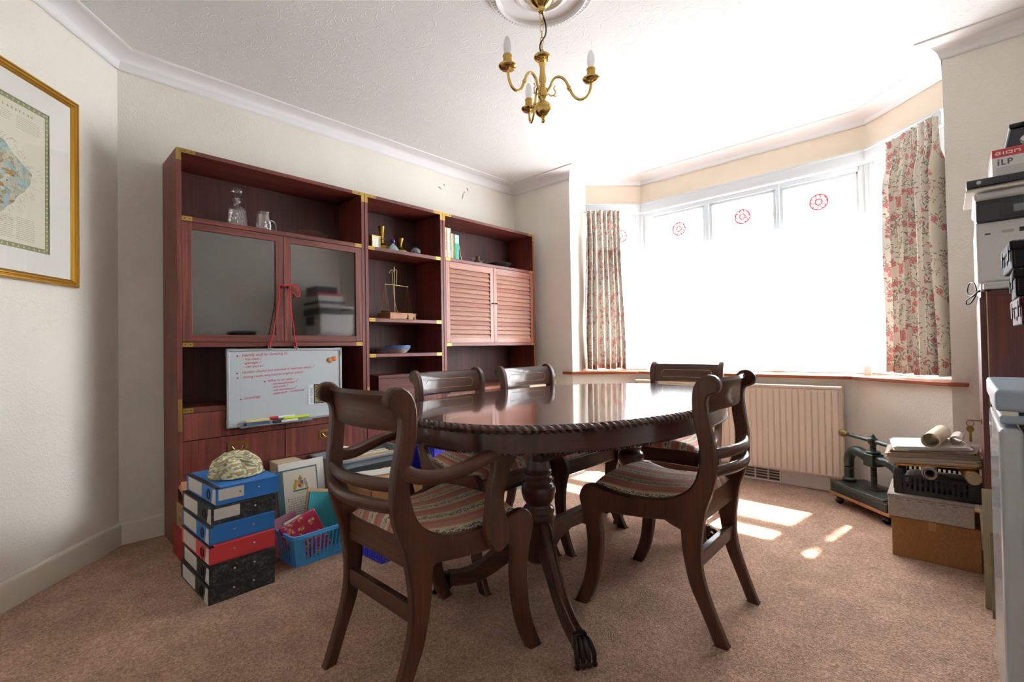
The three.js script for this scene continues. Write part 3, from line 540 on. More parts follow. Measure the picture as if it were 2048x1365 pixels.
{
  const cx = 1.935, cz = 1.655, AX = 0.552, AZ = 0.835, N = 2.25, TH = 0.752;
  const t = thing('dining_table', 'oval dark mahogany twin-pedestal dining table with a rope-carved edge', 'table', [cx, 0, cz], 0.02);
  const E = (a, ax = AX, az = AZ) => { const c = cos(a), s = sin(a); return [ax * sign(c) * pow(abs(c), 2 / N), az * sign(s) * pow(abs(s), 2 / N)]; };
  // oval slab: fan lids, chamfered rim
  const flat = (d, y0, y1, b) => {
    const n = 260, ring = (o, y) => { const P = []; for (let i = 0; i < n; i++) { const [x, z] = E(i / n * 2 * PI + 1e-4, AX - d - o, AZ - d - o); P.push([x, y, z]); } return P; };
    const R = [ring(b, y0), ring(0, y0 + b), ring(0, y1 - b), ring(b, y1)], pos = [], nor = [];
    const tri = (a, q, c, na, nq, nc) => { pos.push(...a, ...q, ...c); nor.push(...na, ...nq, ...nc); };
    const out = (i, k) => { const p = ring2[i % n], q = ring2[(i + 1) % n], m = ring2[(i - 1 + n) % n], dx = q[0] - m[0], dz = q[2] - m[2], l = hypot(dx, dz) || 1; return V3(dz / l, k, -dx / l).normalize().toArray(); }, ring2 = R[1];
    for (let i = 0; i < n; i++) { const j = (i + 1) % n; tri([0, y1, 0], R[3][j], R[3][i], [0, 1, 0], [0, 1, 0], [0, 1, 0]); tri([0, y0, 0], R[0][i], R[0][j], [0, -1, 0], [0, -1, 0], [0, -1, 0]); [[0, 1, -1], [1, 2, 0], [2, 3, 1]].forEach(([a, c, k]) => { const ni = out(i, k), nj = out(j, k); tri(R[a][i], R[c][i], R[c][j], ni, ni, nj); tri(R[a][i], R[c][j], R[a][j], ni, nj, nj); }); }
    const g = new THREE.BufferGeometry(); g.setAttribute('position', new THREE.Float32BufferAttribute(pos, 3)); g.setAttribute('normal', new THREE.Float32BufferAttribute(nor, 3)); return cubeUV(g, 'z');
  };
  part('table_top', flat(0.006, TH - 0.024, TH, 0.003), M.top, t);
  // arc-length table of the rim for the carved mouldings
  const rim = (d) => { const P = []; for (let i = 0; i <= 720; i++) { const a = i / 720 * 2 * PI + 1e-4; P.push(V3(E(a, AX - d, AZ - d)[0], 0, E(a, AX - d, AZ - d)[1])); } P[720].copy(P[0]); return new THREE.CatmullRomCurve3(P.slice(0, 720), true, 'catmullrom', 0.5); };
  const rc = rim(0.006), RL = rc.getLength(), nT = Math.round(RL / 0.024); rc.arcLengthDivisions = 1500;
  const rope = grid((u, v) => { const p = rc.getPointAt(v % 1), tg = rc.getTangentAt(v % 1), a = u * 2 * PI, r = 0.0115 + 0.0028 * cos(2 * (a - v * nT * PI)) ; return [p.x + tg.z * r * cos(a), TH - 0.013 + r * sin(a), p.z - tg.x * r * cos(a)]; }, 14, nT * 8);
  part('rope_moulding', rope, M.darkRed, t);
  const apron = flat(0.03, TH - 0.088, TH - 0.022, 0.001); part('apron', apron, M.darkRed, t);
  const bc = rim(0.028), nb = 420, bead = new THREE.IcosahedronGeometry(0.0042, 1), beads = []; for (let i = 0; i < nb; i++) { const p = bc.getPointAt(i / nb); beads.push(bead.clone().translate(p.x, TH - 0.088, p.z)); }
  stuffKind(part('bead_moulding', merge(beads), M.darkRed, t));
  for (const s of [-1, 1]) part('bearer', bx(s * 0.2 - 0.02, s * 0.2 + 0.02, TH - 0.15, TH - 0.088, -0.6, 0.56, 0.004, 'z'), M.dark, t);
  for (const z of [0.1, -0.22]) part('cross_bearer', bx(-0.36, 0.36, TH - 0.135, TH - 0.088, z - 0.03, z + 0.03, 0.004, 'x'), M.dark, t);
  const colProf = [[0.0001, 0.66], [0.05, 0.66], [0.05, 0.63], [0.04, 0.622], [0.037, 0.6], [0.039, 0.55], [0.045, 0.507], [0.051, 0.5], [0.054, 0.493], [0.05, 0.486], [0.047, 0.482], [0.053, 0.474], [0.057, 0.466], [0.053, 0.457], [0.051, 0.453], [0.058, 0.446], [0.064, 0.437], [0.066, 0.425], [0.066, 0.412], [0.06, 0.39], [0.05, 0.374], [0.047, 0.368], [0.055, 0.36], [0.063, 0.348], [0.06, 0.336], [0.056, 0.331], [0.064, 0.322], [0.06, 0.31], [0.058, 0.298], [0.058, 0.17], [0.05, 0.155], [0.0001, 0.15]];
  const paw = (() => { const L = [bx(0.355, 0.378, 0.03, 0.082, -0.024, 0.024, 0.006)]; for (let i = 0; i < 4; i++) { const z = (i - 1.5) * 0.0125, sp = (i - 1.5) * 0.006; L.push(bar([[0.37, 0.066, z], [0.392, 0.062, z + sp * 0.5], [0.41, 0.04, z + sp], [0.416, 0.014, z + sp]], 0.0075, (q) => 0.0085 - 0.001 * q, 12, 10)); L.push(new THREE.SphereGeometry(0.0095, 12, 8).translate(0.417, 0.0095, z + sp * 1.1)); } L.push(new THREE.SphereGeometry(0.02, 14, 10).scale(1.1, 0.9, 1.1).translate(0.378, 0.024, 0)); return merge(L); })();
  const legShape = splineShape([[0.03, 0.315], [0.06, 0.318], [0.09, 0.3], [0.14, 0.235], [0.2, 0.16], [0.27, 0.105], [0.33, 0.08], [0.37, 0.078], [0.37, 0.034], [0.33, 0.034], [0.26, 0.05], [0.19, 0.085], [0.13, 0.13], [0.09, 0.16], [0.06, 0.17], [0.03, 0.165]], 120);
  const legGeo = (() => { const g = extrude(legShape, 0.04, 0.004, 1).translate(0, 0, -0.02); const reeds = [-0.012, 0.012].map((z) => bar([[0.075, 0.311, z], [0.11, 0.278, z], [0.15, 0.226, z], [0.205, 0.158, z], [0.27, 0.107, z], [0.33, 0.083, z], [0.358, 0.08, z]], 0.006, 0.006, 40, 8)); return merge([cubeUV(g, 'x'), ...reeds]); })();
  for (const [z, dz] of [[0.315, 0.215], [-0.415, -0.285]]) {
    part('column', lathe(colProf.slice().reverse(), 48), M.darkRed, t).position.set(0, 0, z);
    for (const s of [-1, 1]) { const a = Math.atan2(dz, s * 0.35), L = part('leg', legGeo, M.dark, t); L.position.set(0, 0, z); L.rotation.y = -a; part('paw_foot', paw, M.clawBrass, L); }
  }
  const st = polyShape([[-0.4, 0.285], [0.3, 0.285], [0.3, 0.16], [0.24, 0.17], [0.2, 0.2], [0.12, 0.222], [0.04, 0.218], [0.0, 0.198], [-0.05, 0.19], [-0.1, 0.198], [-0.14, 0.218], [-0.22, 0.222], [-0.3, 0.2], [-0.34, 0.17], [-0.4, 0.16]]);
  const sg = extrude(st, 0.034, 0.003, 1); sg.translate(0, 0, -0.017); sg.rotateY(-PI / 2); part('stretcher', cubeUV(sg, 'z'), M.dark, t);
}

M.radiator = phys({ color: 0xe4d8c8, roughness: 0.38, clearcoat: 0.2, clearcoatRoughness: 0.3 });
M.ventDark = std({ color: 0x6a5548, roughness: 0.9 });
M.brassSatin = phys({ color: 0xc2a052, metalness: 0.7, roughness: 0.4 });
M.gilt = phys({ color: 0xb88a35, metalness: 0.85, roughness: 0.34 });
M.mountCard = std({ color: 0xe9e8e2, roughness: 0.85 });
M.pictureGlass = phys({ color: 0xffffff, roughness: 0.02, transmission: 1, thickness: 0, ior: 1.45 });
const texMap = canvasTex(1400, 1180, (g, w, h) => {
  g.fillStyle = '#ddd8c4'; g.fillRect(0, 0, w, h); const r = rng(301);
  g.strokeStyle = '#8d9068'; g.lineWidth = 30; g.strokeRect(28, 28, w - 56, h - 56); g.strokeStyle = '#5f6146'; g.lineWidth = 3; g.strokeRect(12, 12, w - 24, h - 24); g.strokeRect(45, 45, w - 90, h - 90);
  for (let i = 0; i < 30; i++) { g.fillStyle = '#ccc9a8'; g.fillRect(14 + i / 30 * (w - 28), 20, 10, 16); g.fillRect(14 + i / 30 * (w - 28), h - 36, 10, 16); g.fillRect(20, 14 + i / 30 * (h - 28), 16, 10); g.fillRect(w - 36, 14 + i / 30 * (h - 28), 16, 10); }
  const cx = w * 0.47, cy = h * 0.52, nA = noise2(12, 3, 302), nB = noise2(40, 3, 303), rad = (a) => { const u = (a / 6.2832 + 2) % 1; return 330 * (0.8 + 0.35 * nA(u, 0.2) + 0.12 * nB(u, 0.5)); };
  g.save(); g.beginPath(); for (let i = 0; i <= 400; i++) { const a = i / 400 * 6.2832, R = rad(a); g.lineTo(cx + cos(a) * R * 1.5, cy + sin(a) * R * 1.05); } g.closePath(); g.fillStyle = '#cdcdbb'; g.fill(); g.clip();
  const cols = ['#8fb0b2', '#a9bfb6', '#b9b8a0', '#c2b49a', '#86a7b0', '#b08a54', '#9fb5a6', '#c9c3ae', '#a5b9bf'];
  for (let i = 0; i < 1500; i++) { const x = cx + (r() - 0.5) * 1120, y = cy + (r() - 0.5) * 800, R = 8 + r() * 24; g.fillStyle = cols[floor(r() * cols.length)]; g.globalAlpha = 0.8; g.beginPath(); for (let k = 0; k < 9; k++) { const a = k / 9 * 6.283, q = R * (0.5 + r()); g.lineTo(x + cos(a) * q * 1.3, y + sin(a) * q); } g.fill(); }
  for (let i = 0; i < 26; i++) { const x = cx + (r() - 0.5) * 900, y = cy + (r() - 0.5) * 600; g.fillStyle = '#a5702f'; g.globalAlpha = 0.75; g.beginPath(); g.ellipse(x, y, 16 + r() * 40, 7 + r() * 9, (r() - 0.5) * 1.4, 0, 7); g.fill(); }
  g.globalAlpha = 0.55; g.strokeStyle = '#4b5350'; for (let i = 0; i < 700; i++) { g.lineWidth = 0.8 + r(); let x = cx + (r() - 0.5) * 1100, y = cy + (r() - 0.5) * 780, a = r() * 6; g.beginPath(); g.moveTo(x, y); for (let k = 0; k < 6; k++) { a += (r() - 0.5) * 1.3; x += cos(a) * 14; y += sin(a) * 14; g.lineTo(x, y); } g.stroke(); }
  g.fillStyle = '#3c4a5a'; for (let i = 0; i < 22; i++) { g.beginPath(); g.arc(cx + (r() - 0.5) * 900, cy + (r() - 0.5) * 620, 4 + r() * 7, 0, 7); g.fill(); }
  g.restore(); g.globalAlpha = 0.8; g.strokeStyle = '#5b5f55'; g.lineWidth = 1.2;
  for (let i = 0; i < 260; i++) { const a = r() * 6.283, R = rad(a) * (1 + r() * 0.16); let x = cx + cos(a) * R * 1.5, y = cy + sin(a) * R * 1.05, b = a; if (x < 70 || x > w - 70 || y < 70 || y > h - 70) continue; g.beginPath(); g.moveTo(x, y); for (let k = 0; k < 5; k++) { b += (r() - 0.5); x += cos(b) * 7; y += sin(b) * 7; g.lineTo(x, y); } g.stroke(); }
  g.globalAlpha = 1; g.fillStyle = '#5a584c'; g.font = 'bold 26px serif'; g.save(); g.translate(w - 520, 108); [...'EXPLANATION'].forEach((c, i) => g.fillText(c, i * 34, 0)); g.restore();
  const lines = (x, y, n, L) => { for (let i = 0; i < n; i++) { g.fillStyle = 'rgba(80,78,66,0.55)'; let q = x; while (q < x + L) { const k = 4 + r() * 14; g.fillRect(q, y + i * 15, k, 3); q += k + 5; } } };
  lines(w - 520, 140, 5, 170); lines(w - 300, 140, 7, 190); lines(w - 470, h - 250, 12, 130); lines(w - 300, h - 250, 12, 150); lines(90, h - 240, 10, 180); lines(100, 140, 6, 200);
  g.strokeStyle = '#6a685a'; g.lineWidth = 2; g.beginPath(); g.ellipse(w * 0.56, h - 210, 60, 34, 0, 0, 7); g.stroke(); lines(w * 0.52, h - 220, 2, 80);
});

// ---------------------------------------------------------------- radiator, skirting vent, ceiling rose, chandelier, picture
{
  const t = thing('radiator', 'white ribbed panel radiator under the bay window board', 'radiator', [0, 0, -0.25]);
  const x0 = 1.14, x1 = 2.58, y0 = 0.1, y1 = 0.69;
  // pressed front panel with vertical channels
  const front = (u, v) => { const x = lerp(x0, x1, u), ch = (x - x0) / 0.0375, k = ch - floor(ch), m = smooth(0.02, 0.05, v) * (1 - smooth(0.955, 0.975, v)); const groove = smooth(0.0, 0.14, k) * (1 - smooth(0.86, 1, k)); const ex = smooth(0, 0.012, u) * (1 - smooth(0.988, 1, u)), ey = smooth(0, 0.02, v) * (1 - smooth(0.97, 1, v)); return [x, lerp(y0, y1 - 0.012, v), -0.012 * (1 - ex * ey) + m * 0.009 * (groove - 1) * ex]; };
  part('panel', merge([grid(front, 520, 60), bx(x0, x1, y0, y1 - 0.012, -0.014, -0.0125, 0)]), M.radiator, t);
  part('rear_panel', bx(x0, x1, y0, y1 - 0.01, -0.06, -0.05, 0.004), M.radiator, t);
  part('top_cover', bx(x0 - 0.004, x1 + 0.004, y1 - 0.018, y1, -0.066, 0.004, 0.005), M.radiator, t);
  for (const [a, b] of [[x0 - 0.004, x0], [x1, x1 + 0.004]]) part('side_cover', bx(a, b, y0 + 0.01, y1 - 0.004, -0.066, 0.002, 0.001), M.radiator, t);
  part('valve', merge([lathe([[0.0001, 0.235], [0.014, 0.235], [0.017, 0.225], [0.017, 0.175], [0.013, 0.165], [0.013, 0.15], [0.0001, 0.15]].reverse(), 16).translate(2.622, 0, -0.03), bx(2.58, 2.64, 0.125, 0.15, -0.042, -0.018, 0.006)]), M.paperWarm, t);
  part('pipe', tube([[2.622, 0.145, -0.03], [2.622, 0.08, -0.03], [2.622, -0.001, -0.03]], 0.0085, 10, 10), M.brassOld, t);
}
{
  const t = thing('floor_vent', 'long slotted skirting vent below the radiator', 'vent', [0, 0, -0.325]);
  part('backing', bx(1.86, 2.2, 0.0, 0.092, 0, 0.003, 0), M.ventDark, t);
  part('frame', merge([bx(1.85, 2.21, 0.086, 0.098, 0, 0.018, 0.002), bx(1.85, 2.21, 0.0, 0.012, 0, 0.018, 0.002), bx(2.2, 2.212, 0, 0.098, 0, 0.018, 0.002)]), M.cornice, t);
  for (let i = 0; i < 3; i++) part('slat', bx(1.85, 2.2, 0.03 + i * 0.019, 0.035 + i * 0.019, 0.004, 0.015, 0.001), M.cornice, t);
  for (let i = 0; i < 4; i++) part('divider', bx(1.868 + i * 0.085, 1.876 + i * 0.085, 0.01, 0.088, 0.004, 0.017, 0.001), M.cornice, t);
  solo('skirting_block', bx(2.214, 2.5, 0.001, 0.1, -0.3235, -0.302, 0.003), M.white, 'plain white boxed-in block at the right end of the floor vent', 'panel');
}
const ROSE = [1.85, 1.787];
{
  const t = thing('ceiling_rose', 'round white plaster ceiling rose with a dentil ring above the chandelier', 'ceiling rose', [ROSE[0], CEIL, ROSE[1]]);
  const pr = [[0.24, -0.0005], [0.24, -0.012], [0.232, -0.018], [0.222, -0.012], [0.214, -0.012], [0.21, -0.026], [0.2, -0.034], [0.19, -0.03], [0.185, -0.018], [0.16, -0.014], [0.13, -0.012], [0.118, -0.02], [0.112, -0.03], [0.1, -0.032], [0.092, -0.022], [0.088, -0.018], [0.06, -0.018], [0.05, -0.03], [0.0001, -0.03]];
  part('medallion', toCreasedNormals(new THREE.LatheGeometry(pr.map(([r, y]) => V2(r, y)), 96).toNonIndexed(), 0.6), M.cornice, t);
  const dn = []; for (let i = 0; i < 84; i++) { const a = i / 84 * 2 * PI, b = new THREE.BoxGeometry(0.014, 0.012, 0.008); b.translate(0.2155, -0.02, 0); b.rotateY(a); dn.push(b); } stuffKind(part('dentil_ring', merge(dn), M.cornice, t));
  const lf = []; for (let i = 0; i < 40; i++) { const a = i / 40 * 2 * PI, b = new THREE.SphereGeometry(0.008, 8, 6).scale(1.4, 0.7, 0.62); b.translate(0.075, -0.02, 0); b.rotateY(a); lf.push(b); } stuffKind(part('leaf_ring', merge(lf), M.cornice, t));
}
{
  const t = thing('chandelier', 'small polished brass three-armed chandelier with candle bulbs', 'chandelier', [ROSE[0], 0, ROSE[1]]);
  part('canopy', latheS([[0.0001, 2.428], [0.012, 2.43], [0.016, 2.445], [0.03, 2.458], [0.05, 2.478], [0.058, 2.5], [0.056, 2.504]], 40, 40), M.brassShiny, t);
  const chain = part('chain', new THREE.TorusGeometry(0.001, 0.0005, 3, 4), M.brassShiny, t); chain.position.set(0, 2.43, 0);
  const lg = (() => { const c = new THREE.CatmullRomCurve3([[0, 0.0165], [0.006, 0.011], [0.0065, 0], [0.006, -0.011], [0, -0.0165], [-0.006, -0.011], [-0.0065, 0], [-0.006, 0.011]].map(([x, y]) => V3(x, y, 0)), true); return new THREE.TubeGeometry(c, 28, 0.0016, 6, true); })();
  for (let i = 0; i < 7; i++) { const l = part('link', lg, M.brassShiny, chain); l.position.y = -0.014 - i * 0.0275; l.rotation.y = (i % 2) * PI / 2 + 0.5; }
  part('flex', tube([[0, 2.44, 0], [0.006, 2.41, -0.006], [0.014, 2.37, -0.012], [0.012, 2.33, -0.01], [-0.004, 2.295, 0.004], [-0.006, 2.27, 0.006], [0, 2.24, 0]], 0.0032, 40, 8), M.steelDark, t);
  part('stem', latheS([[0.0001, 2.246], [0.012, 2.246], [0.03, 2.242], [0.037, 2.233], [0.03, 2.224], [0.014, 2.22], [0.012, 2.212], [0.016, 2.204], [0.0135, 2.196], [0.0115, 2.186], [0.0125, 2.16], [0.0165, 2.14], [0.0165, 2.128], [0.0125, 2.112], [0.0145, 2.106], [0.012, 2.1], [0.017, 2.094], [0.0215, 2.09], [0.0215, 2.062], [0.017, 2.054], [0.01, 2.042], [0.012, 2.038]], 40, 140), M.brassShiny, t);
  part('ball', merge([new THREE.SphereGeometry(0.037, 40, 28).scale(1, 0.94, 1).translate(0, 2.006, 0), latheS([[0.008, 1.974], [0.01, 1.968], [0.006, 1.962], [0.0085, 1.955], [0.007, 1.948], [0.0001, 1.945]], 20, 24)]), M.brassShiny, t);
  for (const a of [93, -32, 212]) {
    const arm = part('arm', merge([tube([[0.02, 2.082, 0], [0.033, 2.1, 0], [0.042, 2.122, 0], [0.06, 2.137, 0], [0.082, 2.134, 0], [0.1, 2.115, 0], [0.114, 2.083, 0], [0.134, 2.046, 0], [0.16, 2.029, 0], [0.186, 2.036, 0], [0.202, 2.062, 0], [0.208, 2.1, 0]], 0.0058, 70, 12), new THREE.SphereGeometry(0.0095, 16, 12).scale(1, 1, 1).translate(0.112, 2.086, 0), new THREE.TorusGeometry(0.0085, 0.0025, 8, 18).rotateX(PI / 2).rotateZ(-0.5).translate(0.117, 2.073, 0), tube([[0.024, 2.07, 0], [0.034, 2.06, 0], [0.05, 2.062, 0], [0.055, 2.075, 0], [0.048, 2.088, 0], [0.051, 2.097, 0], [0.055, 2.1, 0]], 0.0026, 40, 6), tube([[0.047, 2.06, 0], [0.054, 2.055, 0], [0.058, 2.058, 0]], 0.002, 10, 6)]), M.brassShiny, t);
    arm.rotation.y = -a * PI / 180;
    part('drip_pan', latheS([[0.006, 2.094], [0.012, 2.095], [0.028, 2.1], [0.037, 2.109], [0.034, 2.113], [0.02, 2.106], [0.01, 2.108]], 32, 40).translate(0.208, 0, 0), M.brassShiny, arm);
    part('candle_tube', latheS([[0.0001, 2.106], [0.0165, 2.107], [0.0185, 2.122], [0.0175, 2.144], [0.0195, 2.15], [0.018, 2.156], [0.014, 2.157], [0.0001, 2.157]], 24, 50).translate(0.208, 0, 0), M.brassSatin, arm);
    part('bulb', latheS([[0.0001, 2.155], [0.011, 2.156], [0.0145, 2.17], [0.0165, 2.186], [0.0145, 2.208], [0.008, 2.228], [0.0001, 2.237]], 28, 40).translate(0.208, 0, 0), M.frosted, arm);
  }
}
{
  // framed county map on the corner wall; local x along the wall away from the corner towards the camera
  const sx = 0.758, sz = 0.652, s0 = 0.283, W = 0.98, H = 0.845, yc = 1.7;
  const cx = 0 + sx * (s0 + W / 2), cz = 2.997 + sz * (s0 + W / 2);
  const t = thing('framed_map', 'antique county map in a ribbed gilt frame on the corner wall', 'picture', [cx + 0.652 * 0.004, yc, cz - 0.758 * 0.004], Math.atan2(0.652, -0.758));
  // local +z points into the room; local +x points to the corner on the left seen from the room? set so that +x runs to the window corner
  const prof = [[0, 0], [0, 0.02], [0.004, 0.026], [0.009, 0.026], [0.012, 0.021], [0.015, 0.021], [0.018, 0.025], [0.022, 0.025], [0.025, 0.02], [0.029, 0.018], [0.033, 0.014], [0.034, 0.008]];
  const rail = (L) => { const g = grid((u, v) => { const p = prof[Math.round(u * (prof.length - 1))], e = L / 2 - p[0]; return [lerp(-e, e, v), -p[0], p[1]]; }, prof.length - 1, 1); return toCreasedNormals(g.toNonIndexed(), 0.5); };
  for (const [L, rz, x, y] of [[W, 0, 0, H / 2], [W, PI, 0, -H / 2], [H, -PI / 2, W / 2, 0], [H, PI / 2, -W / 2, 0]]) { const r = part('frame_rail', rail(L), M.gilt, t); r.rotation.z = rz; r.position.set(x, y, 0); }
  part('backing_board', bx(-W / 2 + 0.01, W / 2 - 0.01, -H / 2 + 0.01, H / 2 - 0.01, 0, 0.004, 0), M.hardboard, t);
  const mw = W - 0.068 - 0.212, mh = H - 0.068 - 0.18;
  const mount = new THREE.Shape([V2(-W / 2 + 0.03, -H / 2 + 0.03), V2(W / 2 - 0.03, -H / 2 + 0.03), V2(W / 2 - 0.03, H / 2 - 0.03), V2(-W / 2 + 0.03, H / 2 - 0.03)]); mount.holes.push(new THREE.Path([V2(-mw / 2, -mh / 2), V2(-mw / 2, mh / 2), V2(mw / 2, mh / 2), V2(mw / 2, -mh / 2)]));
  part('mount', new THREE.ExtrudeGeometry(mount, { depth: 0.002, bevelEnabled: false }).translate(0, 0, 0.008), M.mountCard, t);
  part('map_print', plane(mw + 0.01, mh + 0.01).translate(0, 0, 0.0065), std({ map: texMap, roughness: 0.8 }), t);
  part('pane', plane(W - 0.07, H - 0.07).translate(0, 0, 0.0125), M.pictureGlass, t);
}

M.alu = std({ color: 0xb9bec3, metalness: 0.9, roughness: 0.38 });
M.greyPlastic = phys({ color: 0xaeb6bd, roughness: 0.35, clearcoat: 0.3 });
M.feltBlue = std({ color: 0x42536e, roughness: 0.95 });
M.creamPlastic = std({ color: 0xd9c690, roughness: 0.45 });
M.brassPale = phys({ color: 0xb5a476, metalness: 0.9, roughness: 0.35 });
M.lime = phys({ color: 0xb4d21a, roughness: 0.35, clearcoat: 0.3 });
M.orange = phys({ color: 0xb9702c, roughness: 0.35, clearcoat: 0.3 });
M.irisGlass = phys({ color: 0xa8c4cf, roughness: 0.12, metalness: 0.15, clearcoat: 1, clearcoatRoughness: 0.05 });
M.purpleGlass = phys({ color: 0x3a2f86, roughness: 0.08, clearcoat: 1 });
M.crystalBlue = phys({ color: 0xcfe2ee, roughness: 0.03, transmission: 0.8, thickness: 0.03, ior: 1.5 });
M.blueGlaze = phys({ color: 0x2c4f9c, roughness: 0.2, clearcoat: 0.8 });
M.glazeBowl = phys({ vertexColors: true, roughness: 0.25, clearcoat: 0.7, clearcoatRoughness: 0.1 });
M.boxWood = woodMat(texCabinet, { color: 0xd8b8a4, roughness: 0.6 });
M.brownClay = phys({ color: 0x5e3f30, roughness: 0.45 });
M.darkClay = phys({ color: 0x2c2c2e, roughness: 0.4 });

// ---------------------------------------------------------------- whiteboard hung from the glazed doors
const BX = 0.349, wallFace = (y, z, x = BX) => [x, y, z];
const texBoard = canvasTex(1684, 1130, (g, w, h) => {
  g.fillStyle = '#c3ccd1'; g.fillRect(0, 0, w, h); g.strokeStyle = 'rgba(120,130,140,0.5)'; g.lineWidth = 2; g.beginPath(); g.moveTo(148, 0); g.lineTo(148, h); g.stroke();
  const red = '#b0283f'; g.fillStyle = red; g.strokeStyle = red;
  const tri = (x, y) => { g.beginPath(); g.moveTo(x, y - 15); g.lineTo(x + 32, y); g.lineTo(x, y + 15); g.fill(); };
  const write = (s, x, y, size, wd, slope = 0) => { g.save(); g.translate(x, y); g.rotate(slope); g.font = `italic ${size}px sans-serif`; const k = wd / g.measureText(s).width; g.scale(k, 1); g.fillText(s, 0, 0); g.lineWidth = 1.6; g.strokeText(s, 0, 0); g.restore(); };
  const tick = (x, y, s = 1) => { g.lineWidth = 4.5; g.beginPath(); g.moveTo(x, y - 12 * s); g.lineTo(x + 8 * s, y); g.lineTo(x + 34 * s, y - 40 * s); g.stroke(); };
  tri(102, 74); write('Identify stuff for dumping in :', 172, 84, 50, 665, -0.035);
  write('- Top shed', 176, 142, 40, 226, -0.03); tick(412, 136); write('- garage', 176, 200, 40, 216, -0.03); tick(408, 192); write('- car port', 178, 258, 42, 254, -0.03); tick(442, 248);
  tri(96, 338); write('Upstairs cleared and returned to bedroom status', 172, 344, 46, 1026, -0.042); tick(1216, 294);
  tri(102, 410); write('Dining room returned to original status', 180, 422, 46, 880, -0.05);
  tri(474, 490); write('What to do with :', 530, 496, 42, 392, -0.03); write('- old wood/timber', 572, 548, 40, 356, -0.03); tick(946, 522, 1.3); write('- old tools', 576, 598, 40, 210, -0.03); tick(800, 588); write('- old machinery', 580, 652, 40, 334, -0.03); tick(922, 630, 1.1); write('- paperwork – confidential', 582, 706, 44, 500, -0.06);
  tri(144, 742); g.font = 'italic bold 40px sans-serif'; write('Genealogy', 190, 748, 46, 232, -0.06);
});
const texFlyer = canvasTex(512, 380, (g, w, h) => {
  g.fillStyle = '#15171c'; g.fillRect(0, 0, w, h); g.fillStyle = '#dfe8ea'; g.fillRect(0, 0, w * 0.21, h);
  g.save(); g.translate(w * 0.16, h - 20); g.rotate(-PI / 2); g.fillStyle = '#7b868c'; g.font = 'bold 58px sans-serif'; g.fillText('AUCTIONS', 0, 0); g.restore();
  g.fillStyle = '#e6d93a'; g.font = 'bold 38px sans-serif'; g.fillText('Find us', w * 0.25, 52); g.fillText('London', w * 0.25, 92); g.fillText('Bus no', w * 0.25, 132);
  g.fillStyle = '#c9cdd2'; for (let i = 0; i < 8; i++) g.fillRect(w * 0.25, 152 + i * 11, w * (0.5 + 0.2 * ((i * 7) % 3) / 2), 5);
  g.fillStyle = '#e6d93a'; g.font = 'bold 46px sans-serif'; g.fillText('0800 622 000', w * 0.25, 285); g.fillText('0208 575 990', w * 0.25, 330); g.fillStyle = '#c9cdd2'; g.fillRect(w * 0.25, 350, w * 0.6, 6);
});
